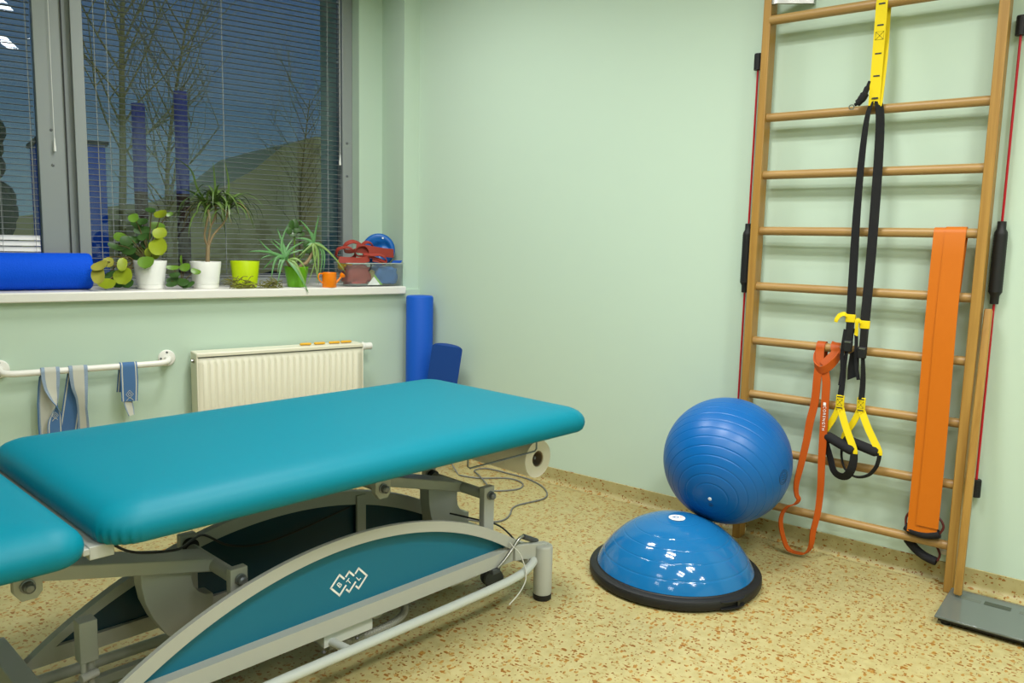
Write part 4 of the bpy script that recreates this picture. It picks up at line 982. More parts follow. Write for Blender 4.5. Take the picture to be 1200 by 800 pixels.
# ---------------------------------------------------------------- things on the sill
def sill_loc(s, t): return on_wall(s, t, SILL_Z+0.0004)
b = MB(); Rx = Matrix.Rotation(PI/2, 3, 'Y')
b.lathe([(0, -0.92), (0.076, -0.92), (0.084, -0.912), (0.0845, -0.02), (0.082, -0.008), (0.075, -0.001), (0.03, 0.0), (0.028, -0.02), (0, -0.02)], 56, M=Rx, c=(0, 0, 0.0848))
M_bluemat = mat('bright blue textured foam', (0, 82, 220), 0.7, spec=0.2)
nt_ = M_bluemat.node_tree; vo = nt_.nodes.new('ShaderNodeTexVoronoi'); vo.inputs['Scale'].default_value = 190; tcx = nt_.nodes.new('ShaderNodeTexCoord'); bpx = nt_.nodes.new('ShaderNodeBump'); bpx.inputs['Strength'].default_value = 0.5; bpx.inputs['Distance'].default_value = 0.003
nt_.links.new(tcx.outputs['Object'], vo.inputs['Vector']); nt_.links.new(vo.outputs['Distance'], bpx.inputs['Height']); nt_.links.new(bpx.outputs['Normal'], nt_.nodes['Principled BSDF'].inputs['Normal'])
o = b.build('foam_roller', M_bluemat, loc=sill_loc(-1.688, 0.135), rotz=WA)
tag(o, 'thick blue textured foam roller lying on the window sill at the left', 'foam roller')

M_pot = mat('white ceramic pot', (238, 238, 232), 0.25); M_lime = mat('lime plastic pot', (190, 216, 0), 0.4); M_gpot = mat('green plastic pot', (108, 178, 16), 0.4)
M_soil = mat('potting soil', (74, 56, 42), 0.95, vary=0.5, vscale=120, bump=0.6, bscale=150)
M_leafd = mat('dark green leaf', (58, 92, 40), 0.35, vary=0.3, vscale=20); M_leafg = mat('green leaf', (98, 136, 40), 0.38, vary=0.25, vscale=20)
M_leafy = mat('yellow green leaf', (150, 166, 34), 0.38, vary=0.2, vscale=20); M_leafo = mat('yellowing leaf', (160, 158, 62), 0.45, vary=0.2, vscale=25)
M_stem = mat('plant stem', (96, 84, 44), 0.7); M_aloe = mat('blue green succulent leaf', (92, 142, 84), 0.4, vary=0.2, vscale=15)
M_aloey = mat('yellow succulent leaf', (122, 152, 78), 0.45, vary=0.2, vscale=15)
M_drac = mat('long green leaf', (86, 112, 50), 0.4, vary=0.3, vscale=25); M_dracd = mat('dry brown leaf', (104, 96, 56), 0.6)
M_trunk = mat('pale ringed trunk', (150, 130, 96), 0.8, vary=0.3, vscale=60); M_moss = mat('dry creeper', (112, 110, 48), 0.8, vary=0.4, vscale=40)
LM = {'d': M_leafd, 'g': M_leafg, 'y': M_leafy, 'o': M_leafo}
def pot(parent, c, r0, r1, h, m, saucer=True, soil=M_soil, band=True):
    b = MB()
    hb = 0.020 if band else 0.0
    pr = [(0, 0.0), (r0-0.003, 0.0), (r0, 0.003)]
    if band: pr += [(r0+(r1-r0)*0.14, hb), (r0+(r1-r0)*0.14-0.0018, hb+0.0008), (r0+(r1-r0)*0.14-0.0018, hb+0.002), (r0+(r1-r0)*0.16, hb+0.003)]
    pr += [(r1, h-0.002), (r1-0.001, h), (r1-0.004, h), (r1-0.006, h-0.012), (0, h-0.014)]
    b.lathe(pr, 40, c=c); p = b.build('pot', m, parent)
    MB().lathe([(0, h-0.0135), (r1-0.008, h-0.0135), (r1*0.5, h-0.008), (0, h-0.006)], 24, c=c).build('soil', soil, parent)
    return p
def leaf_disc(b, c, n, up, a, bb, cup=0.10):
    """broad leaf blade with a short tip and a shallow fold along its midrib; a, bb half width and half length"""
    n = n.normalized(); u = up.cross(n).normalized(); v = n.cross(u)
    rows = []; m = 9
    for i in range(m+1):
        k = i/m; y = 1-2*k                       # +1 at the stalk, -1 at the tip
        w = max(0.02, (1-abs(y)**2.3)**0.5)*(1.0 if y > -0.75 else 1.0-(-y-0.75)*0.8)
        dz = -cup*bb*1.2*y*y
        top = [c+u*a*w*x+v*bb*y*(1.08 if y < 0 else 1)+n*(dz+a*0.16*abs(x)**1.4*w) for x in (-1, -0.55, 0, 0.55, 1)]
        bot = [p-n*0.0012 for p in reversed(top)]
        rows.append(top+bot)
    b.rings(rows)
def leafset(parent, lst, origin, name, stem_to, rnd, stem_r=0.0022, view=V(-0.45, -0.85, 0.25)):
    """one mesh of leaf blades per leaf colour and one mesh of stems"""
    by = {}; st = MB()
    for s, t, z, a, bb, c in lst:
        p = V(s, t, z)-origin
        n = view+V(rnd.uniform(-.4, .4), rnd.uniform(-.2, .2), rnd.uniform(-.2, .5))
        upv = V(rnd.uniform(-.5, .5), 0, 1)
        leaf_disc(by.setdefault(c, MB()), p, n, upv, a, bb)
        q0 = stem_to(p); n1 = n.normalized(); v1 = n1.cross(upv.cross(n1).normalized()); tip_ = p+v1*bb*0.96-n1*(0.004+0.12*bb)
        m_ = q0.lerp(tip_, 0.6)+V(rnd.uniform(-.01, .01), rnd.uniform(0.01, .025), 0.010)
        st.tube(spline([q0, m_, tip_], 5), stem_r, 6)
    st.build('stems', M_stem, parent)
    for c, b in by.items(): b.build('leaves', LM[c], parent, smooth=80)
MAIN = [(-1.435, 0.05, 1.351, 0.027, 0.012, 'd'), (-1.382, 0.09, 1.336, 0.036, 0.019, 'y'), (-1.334, 0.13, 1.336, 0.018, 0.012, 'g'), (-1.511, 0.06, 1.313, 0.024, 0.024, 'g'), (-1.467, 0.1, 1.298, 0.031, 0.017, 'd'), (-1.388, 0.14, 1.274, 0.036, 0.026, 'g'), (-1.395, 0.07, 1.244, 0.033, 0.027, 'y'), (-1.464, 0.11, 1.256, 0.039, 0.021, 'd'), (-1.556, 0.15, 1.221, 0.03, 0.025, 'g'), (-1.589, 0.08, 1.174, 0.037, 0.015, 'd'), (-1.503, 0.12, 1.209, 0.033, 0.021, 'd'), (-1.548, 0.05, 1.204, 0.027, 0.024, 'd'), (-1.468, 0.09, 1.224, 0.024, 0.021, 'd'), (-1.449, 0.13, 1.189, 0.021, 0.021, 'd'), (-1.406, 0.06, 1.18, 0.042, 0.045, 'y'), (-1.424, 0.1, 1.146, 0.035, 0.029, 'y'), (-1.469, 0.14, 1.153, 0.025, 0.025, 'g'), (-1.469, 0.025, 1.106, 0.037, 0.035, 'g'), (-1.526, 0.11, 1.156, 0.036, 0.023, 'd'), (-1.5, 0.15, 1.128, 0.03, 0.021, 'd'), (-1.53, 0.13, 1.185, 0.03, 0.022, 'd'), (-1.48, 0.15, 1.285, 0.03, 0.02, 'd'), (-1.44, 0.16, 1.225, 0.03, 0.02, 'd')]
TRAIL = [(-1.672, 0.0, 1.09, 0.038, 0.023, 'o'), (-1.680, 0.0, 1.047, 0.030, 0.044, 'o'), (-1.625, 0.068, 1.103, 0.024, 0.024, 'o'), (-1.573, 0.026, 1.095, 0.022, 0.032, 'y'), (-1.57, 0.03, 1.041, 0.044, 0.041, 'y'), (-1.640, 0.03, 1.006, 0.044, 0.026, 'y'), (-1.546, 0.06, 1.002, 0.03, 0.021, 'd'), (-1.608, 0.07, 1.036, 0.035, 0.035, 'd'), (-1.585, 0.09, 1.01, 0.035, 0.03, 'd')]
SHOOT = [(-1.35, 0.025, 1.079, 0.03, 0.013, 'g'), (-1.288, 0.045, 1.08, 0.027, 0.021, 'g'), (-1.244, 0.02, 1.06, 0.024, 0.018, 'g'), (-1.309, 0.03, 1.116, 0.006, 0.024, 'g'), (-1.335, 0.05, 1.042, 0.027, 0.015, 'd'), (-1.342, 0.07, 1.016, 0.03, 0.018, 'd'), (-1.303, 0.035, 1.007, 0.036, 0.021, 'd'), (-1.352, 0.045, 0.997, 0.027, 0.013, 'd'), (-1.278, 0.03, 0.993, 0.032, 0.013, 'd')]
O1 = V(-1.436, 0.105, SILL_Z)
pl1 = thing('potted_plant', 'round-leaved plant in the white pot nearest the blue roller, trailing over the sill', 'potted plant', sill_loc(-1.436, 0.105), WA)
pot(pl1, (0, 0, 0), 0.060, 0.0775, 0.138, M_pot)
rnd = random.Random(3)
leafset(pl1, MAIN, O1, 'leaves', lambda p: V(p.x*0.25, p.y*0.3+0.01, 0.13+max(0, p.z-0.15)*0.45), rnd, 0.0026)
leafset(pl1, TRAIL, O1, 'leaves', lambda p: V(-0.075, 0.0, 0.10) if p.x < -0.2 else V(-0.07, 0.0, 0.135), rnd, 0.003)
O2 = V(-1.305, 0.045, SILL_Z)
pl2 = thing('leafy_shoot', 'small leafy green shoot on the sill between the two white pots', 'plant', sill_loc(-1.305, 0.045), WA)
leafset(pl2, SHOOT, O2, 'leaves', lambda p: V(0, 0.01, 0.004+max(0, p.z)*0.2), rnd)

def blade(b, pts, w, th=0.0022, side=None, profile=None):
    """long tapering leaf along pts with a shallow V section"""
    P = spline(pts, 5); n = len(P); rs = []
    for i in range(n):
        t = (P[min(i+1, n-1)]-P[max(i-1, 0)]).normalized()
        sd = (side or V(0.85, -0.5, 0.05)); sd = sd-t*sd.dot(t)
        sd = sd.normalized() if sd.length > 1e-4 else t.orthogonal().normalized()
        nn = t.cross(sd); k = i/(n-1)
        W = w*(profile(k) if profile else (min(1, 0.55+k*2.2) if k < 0.2 else max(0.05, (1-k)**0.7*1.12)))
        rs.append([P[i]-sd*W, P[i]-nn*th*(1-k*0.7), P[i]+sd*W, P[i]+nn*th*0.6*(1-k*0.7)])
    b.rings(rs)
# dracaena
O3 = V(-1.163, 0.10, SILL_Z)
dr = thing('potted_palm', 'tall spiky-leaved plant with a forked trunk in the second white pot', 'potted plant', sill_loc(-1.168, 0.10), WA)
O3 = V(-1.168, 0.10, SILL_Z)
pot(dr, (-0.010, -0.008, 0), 0.060, 0.0755, 0.134, M_pot)
def rel(lst, O): return [Vector(p)-O for p in lst]
tk = MB(); P = spline(rel([(-1.166, .1, 1.095), (-1.164, .1, 1.14), (-1.161, .1, 1.188)], O3), 4)
tk.tube(P, [0.0105-0.0015*i/len(P)+0.0006*(i % 2) for i in range(len(P))], 12)
heads = []
for l in ([(-1.163, 0.1, 1.182), (-1.177, 0.1, 1.237), (-1.158, 0.1, 1.333), (-1.164, 0.1, 1.395)], [(-1.16, 0.102, 1.184), (-1.146, 0.105, 1.276), (-1.121, 0.105, 1.334), (-1.121, 0.105, 1.440)], [(-1.158, 0.098, 1.184), (-1.135, 0.095, 1.238), (-1.073, 0.09, 1.321), (-1.059, 0.09, 1.405)]):
    P = spline(rel(l, O3), 6); tk.tube(P, [0.0058-0.0016*i/len(P) for i in range(len(P))], 9); heads.append(P[-1])
tk.build('trunk', M_trunk, dr)
rnd = random.Random(19); lv_ = MB(); ld_ = MB()
for hi, h in enumerate(heads):
    for k in range(32):
        az = 2*PI*k/32*5+rnd.uniform(-.3, .3); el = rnd.uniform(0.35, 1.25); L_ = rnd.uniform(0.20, 0.29)
        d = V(math.cos(az)*math.cos(el), math.sin(az)*math.cos(el)*0.55, math.sin(el)); droop = rnd.uniform(1.0, 2.0)
        if k % 4 == 0: el = 1.25; L_ = rnd.uniform(.13, .18); droop = .08; d = V(math.cos(az)*.3, math.sin(az)*.2, 1).normalized()
        p0 = V(h.x, h.y, h.z-rnd.uniform(0, 0.05)); pts = []
        for j in range(6):
            q = j/5; e_ = el*(1-q)-droop*0.75*q
            if j == 0: pts.append(p0.copy())
            else: pts.append(pts[-1]+V(math.cos(az)*math.cos(e_), math.sin(az)*math.cos(e_)*0.55, math.sin(e_))*L_/5)
        blade(ld_ if rnd.random() < 0.08 else lv_, pts, 0.0074, 0.0012, side=V(-math.sin(az), math.cos(az), 0.15))
for pts in ([(-1.170, .1, 1.41), (-1.21, .09, 1.47), (-1.235, .085, 1.55), (-1.29, .08, 1.595), (-1.335, .078, 1.615)], [(-1.170, .1, 1.40), (-1.23, .09, 1.445), (-1.30, .085, 1.46), (-1.36, .085, 1.452)], [(-1.12, .1, 1.43), (-1.12, .1, 1.50), (-1.125, .095, 1.56), (-1.13, .09, 1.60)], [(-1.06, .09, 1.42), (-1.055, .09, 1.50), (-1.065, .088, 1.57), (-1.075, .085, 1.61)], [(-1.06, .09, 1.41), (-1.02, .085, 1.445), (-0.975, .08, 1.455), (-0.93, .08, 1.445)], [(-1.06, .09, 1.40), (-1.01, .08, 1.40), (-0.96, .075, 1.35), (-0.935, .07, 1.27)]):
    blade(lv_, rel(pts, O3), 0.0058, 0.0012)
lv_.build('leaves', M_drac, dr, smooth=60); ld_.build('dry_leaves', M_dracd, dr, smooth=60)
# lime pot with a dry creeper round its foot
lp_ = thing('flower_pot', 'lime yellow-green plastic pot on the sill', 'flower pot', sill_loc(-0.978, 0.10), WA)
pot(lp_, (0, 0, 0), 0.058, 0.0735, 0.136, M_lime, band=False)
cr_ = MB(); rnd = random.Random(23)
for cx, n, sp, hh in ((-0.070, 46, 0.040, 0.050), (-0.02, 22, 0.05, 0.018), (0.03, 12, 0.05, 0.015), (0.085, 30, 0.045, 0.032), (0.120, 24, 0.04, 0.045)):
    for k in range(n):
        p = V(cx+rnd.gauss(0, sp*.5), rnd.uniform(-.125, -.085), rnd.uniform(0.004, hh)); pts = [p]
        d = V(rnd.choice((-1, 1)), rnd.uniform(-.15, .15), rnd.uniform(-.4, .6)).normalized()
        for j in range(5):
            d = (d+V(rnd.uniform(-.6, .6), rnd.uniform(-.1, .1), rnd.uniform(-.7, .6))).normalized(); p = p+d*0.010; p.z = min(hh*1.25, max(p.z, 0.003)); p.y = max(-0.132, min(-0.082, p.y)); p.x = min(0.155, p.x); pts.append(p.copy())
        cr_.tube(pts, 0.0017, 5)
tag(cr_.build('dry_creeper', M_moss, loc=sill_loc(-0.978, 0.10), rotz=WA, smooth=0), 'dry olive creeper straggling on the sill in front of the lime pot', 'dry plant')
# aloe in the green pot
O4 = V(-0.712, 0.075, SILL_Z)
al = thing('potted_aloe', 'succulent with long arching blue-green leaves in a bright green pot', 'potted plant', sill_loc(-0.712, 0.075), WA)
pot(al, (0.0, 0.0, 0), 0.046, 0.0645, 0.108, M_gpot, band=False)
st_ = MB(); P = spline(rel([(-0.712, 0.065, 1.06), (-0.690, 0.055, 1.088), (-0.666, 0.05, 1.101), (-0.643, 0.05, 1.133), (-0.625, 0.045, 1.172), (-0.629, 0.038, 1.207)], O4), 5)
st_.tube(P, [0.010+0.0012*(i % 2)-0.003*i/len(P) for i in range(len(P))], 9); 
P = spline(rel([(-0.735, 0.065, 1.06), (-0.762, 0.045, 1.09), (-0.780, 0.028, 1.116)], O4), 5); st_.tube(P, 0.008, 8); st_.build('stem', M_trunk, al)
A1 = V(-0.78, 0.025, 1.12); A2 = V(-0.63, 0.032, 1.208)
la = MB(); ly = MB()
def aloe(c, tip, bow, m_, w=0.0085, out=0.0):
    c, tip = Vector(c), Vector(tip); mid = c.lerp(tip, 0.5)+V(bow[0], out, bow[1])
    blade(m_, rel([c, c.lerp(mid, 0.5)+V(bow[0]*.3, out*.4, bow[1]*.3), mid, mid.lerp(tip, .55)+V(bow[0]*.2, out*.3, bow[1]*.2), tip], O4), w, 0.0045, side=V(0.75, 0.1, 0.6) if abs(tip.x-c.x) < 0.09 else V(0.1, 0.2, 1))
for tip, bow in (((-0.933, 0.03, 1.228), (0.0, -0.02)), ((-0.865, 0.04, 1.217), (0.02, -0.01)), ((-0.818, 0.07, 1.285), (0.005, 0.0)), ((-0.758, 0.05, 1.308), (-0.035, -0.01)), ((-0.849, 0.06, 1.227), (0.025, 0.0)), ((-0.989, 0.02, 1.158), (0.0, 0.02)), ((-0.922, 0.03, 1.12), (0.0, 0.025)), ((-0.879, -0.01, 0.991), (-0.02, 0.06)), ((-0.850, -0.02, 0.984), (0.0, 0.05)), ((-0.665, 0.05, 1.22), (-0.03, 0.005)), ((-0.80, 0.09, 1.24), (0.01, 0)), ((-0.90, 0.06, 1.06), (0, .035)), ((-0.70, 0.0, 1.17), (-.02, .01)), ((-0.73, 0.06, 1.23), (-0.02, 0)), ((-0.84, 0.0, 1.05), (-0.01, 0.03))): aloe(A1, tip, bow, la)
for tip, bow in (((-0.700, -0.047, 0.952), (0.01, 0.02)), ((-0.718, -0.03, 0.985), (0.012, 0.03)), ((-0.69, -0.02, 1.05), (0.01, 0.03))): aloe(A1, tip, bow, ly, 0.0066, out=-0.012)
aloe(A1, (-0.694, -0.05, 0.947), (0.0, 0.01), la, 0.0085, out=-0.015)
for tip, bow in (((-0.600, 0.03, 1.361), (-0.002, 0.0)), ((-0.713, 0.04, 1.333), (0.012, 0.012)), ((-0.68, 0.05, 1.279), (0.022, 0.012)), ((-0.728, 0.05, 1.229), (0.0, 0.012)), ((-0.524, 0.02, 1.129), (0.0, 0.02)), ((-0.606, 0.01, 1.041), (0.03, 0.03)), ((-0.612, 0.03, 1.02), (0.018, 0.03)), ((-0.59, 0.0, 1.06), (0.03, 0.03)), ((-0.70, 0.05, 1.12), (-0.01, 0.02))): aloe(A2, tip, bow, la, 0.0080)
for tip, bow in (((-0.618, -0.005, 0.987), (-0.012, 0.04)), ((-0.470, -0.03, 1.045), (0.0, 0.03)), ((-0.681, 0.0, 0.988), (0.03, 0.03)), ((-0.632, 0.0, 0.99), (0.02, 0.02)), ((-0.729, 0.02, 1.128), (0.01, 0.01))): aloe(A2, tip, bow, ly, 0.0068)
la.build('leaves', M_aloe, al, smooth=70); ly.build('yellowing_leaves', M_aloey, al, smooth=70)
# jade shoot behind it
O5 = V(-0.672, 0.20, SILL_Z)
jd = thing('leafy_cutting', 'dark thick-leaved cutting in a brown pot behind the succulent, near the blind', 'potted plant', sill_loc(-0.672, 0.20), WA)
pot(jd, (0, 0, 0), 0.040, 0.052, 0.085, mat('brown plastic pot', (88, 52, 44), 0.5), band=False)
MB().tube(spline(rel([(-0.672, .2, 1.045), (-0.676, .2, 1.15), (-0.672, .2, 1.24), (-0.674, .2, 1.31)], O5), 5), 0.0045, 8).build('stem', M_leafg, jd)
b = MB(); rnd = random.Random(31)
for s, z, a, bb in ((-0.692, 1.305, .016, .026), (-0.669, 1.312, .015, .026), (-0.649, 1.283, .02, .018), (-0.687, 1.252, .022, .014), (-0.641, 1.254, .022, .014), (-0.709, 1.272, .018, .018), (-0.67, 1.28, .016, .02), (-0.60, 1.17, .022, .02), (-0.57, 1.14, .024, .02), (-0.59, 1.11, .024, .022), (-0.61, 1.20, .016, .02)):
    leaf_disc(b, V(s, .19, z)-O5, V(-.4+rnd.uniform(-.3, .3), -.9, .2+rnd.uniform(-.2, .4)), V(rnd.uniform(-.4, .4), 0, 1), a, bb, 0.1)
b.build('leaves', M_leafd, jd, smooth=80)
MB().tube(spline(rel([(-0.672, .2, 1.10), (-0.63, .2, 1.13), (-0.60, .195, 1.18)], O5), 5), 0.003, 6).build('stem', M_leafg, jd)
# orange toy watering can
M_can = mat('orange plastic', (246, 134, 4), 0.4)
wc = thing('watering_can', 'tiny orange watering can on the sill left of the clear box', 'watering can', sill_loc(-0.558, -0.004), WA)
b = MB(); b.lathe([(0, 0), (0.037, 0), (0.038, 0.002), (0.038, 0.078), (0.0365, 0.080), (0.035, 0.078), (0.035, 0.010), (0, 0.008)], 32); b.build('body', M_can, wc)
MB().tube(spline([(-0.037, 0, 0.072), (-0.055, 0, 0.073), (-0.062, 0, 0.058), (-0.056, 0, 0.038), (-0.037, 0, 0.022)], 6), 0.0035, 8).build('handle', M_can, wc)
b = MB(); b.tube([(0.035, 0, 0.022), (0.055, 0, 0.040), (0.068, 0, 0.056)], [0.007, 0.0055, 0.005], 12); b.tube([(0.066, 0, 0.053), (0.072, 0, 0.060), (0.080, 0, 0.068)], [0.005, 0.014, 0.017], 16); b.build('spout', M_can, wc)
# clear boxes
M_clear = bpy.data.materials.new('clear plastic'); M_clear.use_nodes = True
nt = M_clear.node_tree; nt.nodes.clear(); out = nt.nodes.new('ShaderNodeOutputMaterial'); tr2 = nt.nodes.new('ShaderNodeBsdfTransparent'); df = nt.nodes.new('ShaderNodeBsdfPrincipled')
df.inputs['Base Color'].default_value = lin((222, 228, 226)); df.inputs['Roughness'].default_value = 0.15; tr2.inputs['Color'].default_value = (0.97, 0.98, 0.98, 1)
mx = nt.nodes.new('ShaderNodeMixShader'); mx.inputs[0].default_value = 0.065
nt.links.new(tr2.outputs[0], mx.inputs[1]); nt.links.new(df.outputs[0], mx.inputs[2]); nt.links.new(mx.outputs[0], out.inputs[0])
M_clearr = mat('clear plastic rim', (206, 218, 214), 0.2, trans=0.3)
def tub(name, label, s0, s1, t0, t1, h, dr_, lip):
    root = thing(name, label, 'plastic box', sill_loc((s0+s1)/2, (t0+t1)/2), WA)
    hx, hy = (s1-s0)/2, (t1-t0)/2
    def rr_(k, z, ins=0.0):
        pts = []; r = 0.014
        for cx, cy, st in ((hx-k-ins-r, hy-k-ins-r, 0), (-hx+k+ins+r, hy-k-ins-r, 1), (-hx+k+ins+r, -hy+k+ins+r, 2), (hx-k-ins-r, -hy+k+ins+r, 3)):
            for j in range(5):
                a = PI/2*(st+j/4); pts.append(V(cx+r*math.cos(a), cy+r*math.sin(a), z))
        return pts
    b = MB(); b.rings([rr_(dr_, 0.001, 0.004), rr_(dr_, 0.005), rr_(lip, h-0.03), rr_(lip-0.002, h-0.028), rr_(lip-0.002, h-0.004), rr_(lip+0.0, h-0.004, 0.002), rr_(lip, h-0.03, 0.002), rr_(dr_, 0.007, 0.0025)], cap0=True, cap1=True)
    sh_ = b.build('shell', M_clear, root)
    b = MB(); b.rings([rr_(lip-0.003, h-0.005), rr_(0, h-0.004), rr_(0, h), rr_(lip, h)], closed=True); b.build('rim', M_clearr, root)
    return root
BS0, BS1, BT0, BT1 = -0.466, -0.110, -0.028, 0.165
tub('storage_box', 'clear plastic box of bands and blue cloth at the right end of the sill', BS0, BS1, BT0, BT1, 0.132, 0.010, 0.004)
def lump(b, c, sx, sy, sz, seed, amp=0.16, seg=26, ring=16):
    """soft folded cloth mass"""
    vs = []
    rows = []
    for i in range(ring+1):
        row = []
        for k in range(seg):
            th_, ph = PI*i/ring, 2*PI*k/seg
            d = V(math.sin(th_)*math.cos(ph), math.sin(th_)*math.sin(ph), -math.cos(th_))
            e_ = 0.45
            q = V(*(math.copysign(abs(x)**e_, x) for x in d)); 
            nz = 1+amp*noise.noise(V(d.x*2+seed, d.y*2, d.z*5))
            row.append(Vector(c)+V(q.x*sx*nz, q.y*sy*nz, q.z*sz*nz))
        rows.append(row)
    b.rings(rows)
M_cloth = mat('folded blue cloth', (52, 104, 160), 0.85, bump=0.3, bscale=300)
M_redband = mat('brick red rubber band', (150, 52, 40), 0.55)
b = MB(); lump(b, (0, 0, 0.060), 0.070, 0.070, 0.050, 2.0, 0.20)
bc_ = b.build('blue_cloth', M_cloth, loc=sill_loc(-0.204, 0.066), rotz=WA, smooth=80); tag(bc_, 'crumpled blue cloth inside the right half of the clear box', 'cloth')
tip = MB(); tip.prism([(-0.035, 0.0), (0.020, 0.0), (0.036, 0.018), (-0.018, 0.018)], -0.004, 0.004, lambda u, v, d: V(u, d, v))
b = tip.build('blue_strap_end', mat('bright blue strap', (20, 84, 190), 0.6), loc=sill_loc(-0.150, 0.0)+V(0, 0, 0.1275), rotz=WA); tag(b, 'bright blue strap end sticking out at the right rim of the clear box', 'strap')
# stuff at the left of the box: yellow band, pale sheet, green-edged card
M_ybnd = mat('yellow rubber band', (222, 188, 40), 0.55)
b = MB(); lump(b, (0, 0, 0.0), 0.040, 0.030, 0.030, 6.0, 0.22, 18, 12)
tag(b.build('yellow_band', M_ybnd, loc=sill_loc(-0.418, 0.105)+V(0, 0, 0.118), rotz=WA, smooth=80), 'bundled yellow band at the left end of the clear box', 'band')
b = MB(); lump(b, (0, 0, 0.0), 0.030, 0.03, 0.026, 8.0, 0.22, 18, 12)
tag(b.build('olive_band', mat('olive band', (168, 158, 92), 0.6), loc=sill_loc(-0.295, 0.06)+V(0, 0, 0.062), rotz=WA, smooth=80), 'olive band bundle inside the middle of the clear box', 'band')
cd = thing('card', 'small white card with a green edge standing inside the clear box', 'card', sill_loc(-0.285, -0.010), WA)
MB().prism([(-0.050, 0.009), (0.028, 0.009), (-0.008, 0.056)], -0.0006, 0.0006, lambda u, v, d: V(u, d+0.1*v, v)).build('sheet', M_print, cd)
MB().prism([(0.028, 0.009), (0.044, 0.009), (-0.004, 0.068), (-0.010, 0.057)], -0.0008, 0.0008, lambda u, v, d: V(u, d+0.1*v, v)).build('green_edge', mat('green card edge', (120, 176, 74), 0.6), cd)
# heap of brick red bands on top
rb = thing('red_bands', 'heap of brick red rubber bands looped on top of the clear box', 'rubber bands', sill_loc(-0.33, 0.065), WA)
def loopband(pts, w, wd=V(0.15, 0.25, 1), closed=True, n=6): 
    P = [V(a+0.33, b_-0.065, c-SILL_Z) for a, b_, c in pts]
    return MB().strap(spline(P, n, closed), wd, w, 0.004, closed)
loopband([(-0.503, .03, 1.150), (-0.495, .02, 1.178), (-0.456, .01, 1.188), (-0.415, .02, 1.180), (-0.385, .04, 1.150), (-0.400, .055, 1.128), (-0.456, .05, 1.128), (-0.492, .045, 1.134)], 0.030, V(0.1, 0.9, 0.35)).build('band', M_redband, rb)
loopband([(-0.438, .07, 1.170), (-0.434, .06, 1.202), (-0.398, .05, 1.220), (-0.355, .05, 1.208), (-0.330, .06, 1.190), (-0.345, .08, 1.175), (-0.395, .085, 1.165)], 0.028, V(0.05, 0.7, 0.6)).build('band', M_redband, rb)
loopband([(-0.392, .03, 1.165), (-0.375, .02, 1.193), (-0.341, .01, 1.197), (-0.315, .02, 1.168), (-0.335, .035, 1.145), (-0.372, .035, 1.142)], 0.026, V(0.4, 0.9, 0.2)).build('band', M_redband, rb)
loopband([(-0.330, .07, 1.198), (-0.312, .06, 1.217), (-0.285, .06, 1.214), (-0.265, .07, 1.198), (-0.285, .085, 1.186)], 0.024, V(0.1, 0.8, 0.5)).build('band', M_redband, rb)
loopband([(-0.385, .03, 1.185), (-0.33, .02, 1.178), (-0.28, .015, 1.170), (-0.22, .02, 1.162), (-0.155, .03, 1.157)], 0.050, V(0.02, 0.12, 1), False).build('band', M_redband, rb)
loopband([(-0.50, .0, 1.122), (-0.44, -.012, 1.118), (-0.38, -.014, 1.118), (-0.33, -.010, 1.130), (-0.345, .02, 1.150)], 0.034, V(0.02, 0.2, 1), False).build('band', M_redband, rb)
loopband([(-0.355, .0, 1.150), (-0.31, -.01, 1.148), (-0.265, -.015, 1.150), (-0.232, -.018, 1.135), (-0.228, -.020, 1.112), (-0.25, -.015, 1.118), (-0.29, .0, 1.132)], 0.022, V(0.1, 0.75, 0.6)).build('band', M_redband, rb)
loopband([(-0.30, .0, 1.122), (-0.262, -.01, 1.116), (-0.235, -.015, 1.102)], 0.024, V(0.3, 0.4, 1), False).build('band', M_redband, rb)
b = MB(); lump(b, (-0.040, 0.0, 0.064), 0.068, 0.066, 0.052, 4.0, 0.26); b.build('band_bundle', M_redband, rb, smooth=80)
b = MB(); b.tube(spline([(0.012, -0.085, 0.125), (0.006, -0.0965, 0.112), (-0.002, -0.098, 0.098), (-0.010, -0.098, 0.090)], 4), 0.004, 6); b.build('black_cord_end', M_black, rb)
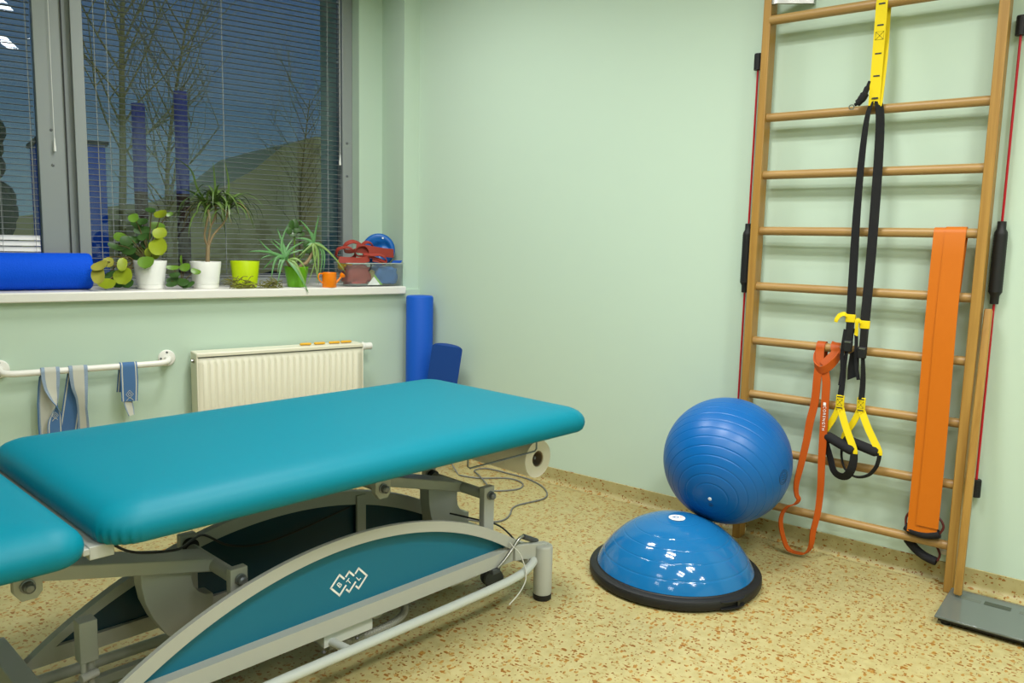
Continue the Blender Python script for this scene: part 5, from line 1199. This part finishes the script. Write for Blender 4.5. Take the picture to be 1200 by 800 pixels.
# blue air cushion leaning in the corner behind the box
dc = thing('balance_cushion', 'round blue inflatable cushion lying tilted on the cloth at the back of the clear box', 'balance cushion', sill_loc(-0.206, 0.115)+V(0, 0, 0.108), WA)
nrm = V(-0.50, -0.85, 0.12).normalized(); qd = V(0, 0, 1).rotation_difference(nrm).to_matrix()
Rr = 0.094; prof = [(0, -0.010), (0.055, -0.013), (0.080, -0.012), (0.090, -0.007), (Rr, 0.0), (0.090, 0.008), (0.082, 0.013), (0.070, 0.014), (0.05, 0.010), (0.03, 0.004), (0.012, 0.002), (0, 0.002)]
fine = []
for (r0_, z0_), (r1_, z1_) in zip(prof[:-1], prof[1:]):
    for k in range(3): fine.append((r0_+(r1_-r0_)*k/3, z0_+(z1_-z0_)*k/3))
fine.append(prof[-1])
b = MB(); b.lathe(fine, 64, M=qd, c=(0, 0, Rr+0.001))
dco = b.build('cushion', mat('blue cushion vinyl', (8, 92, 170), 0.35), dc, smooth=80)
for v_ in dco.data.vertices:
    r_ = (v_.co-V(0, 0, Rr)).length
    if r_ < 0.075: v_.co += nrm*0.016*(noise.noise(v_.co*22+V(3, 1, 7))-0.2)*min(1, (0.075-r_)/0.02)
c_ = V(0, 0, Rr)+qd @ V(0.055, 0.045, 0.013)
MB().lathe([(0.005, -0.002), (0.005, 0.003), (0, 0.004)], 12, M=qd, c=c_).build('valve', M_print, dco)
# ================================================================== camera and view
cd_ = bpy.data.cameras.new('camera'); cam = bpy.data.objects.new('camera', cd_); COL.objects.link(cam)
cd_.sensor_width = 36.0; cd_.sensor_fit = 'HORIZONTAL'; cd_.lens = 36.0*932.8/1200.0; cd_.clip_start = 0.05
cy, cp, cr2 = 0.8978, 0.1269, 0.0231
fw = V(math.sin(cy)*math.cos(cp), math.cos(cy)*math.cos(cp), -math.sin(cp)); rt = V(math.cos(cy), -math.sin(cy), 0); up = rt.cross(fw)
r2 = rt*math.cos(cr2)+up*math.sin(cr2); u2 = -rt*math.sin(cr2)+up*math.cos(cr2)
M_ = Matrix((r2, u2, -fw)).transposed().to_4x4(); M_.translation = V(-3.292, -3.324, 1.25)
cam.matrix_world = M_
SC.camera = cam
SC.view_settings.view_transform = 'Standard'; SC.view_settings.look = 'None'; SC.view_settings.gamma = 1.0; SC.view_settings.use_curve_mapping = False
SC.view_settings.exposure = EXPO
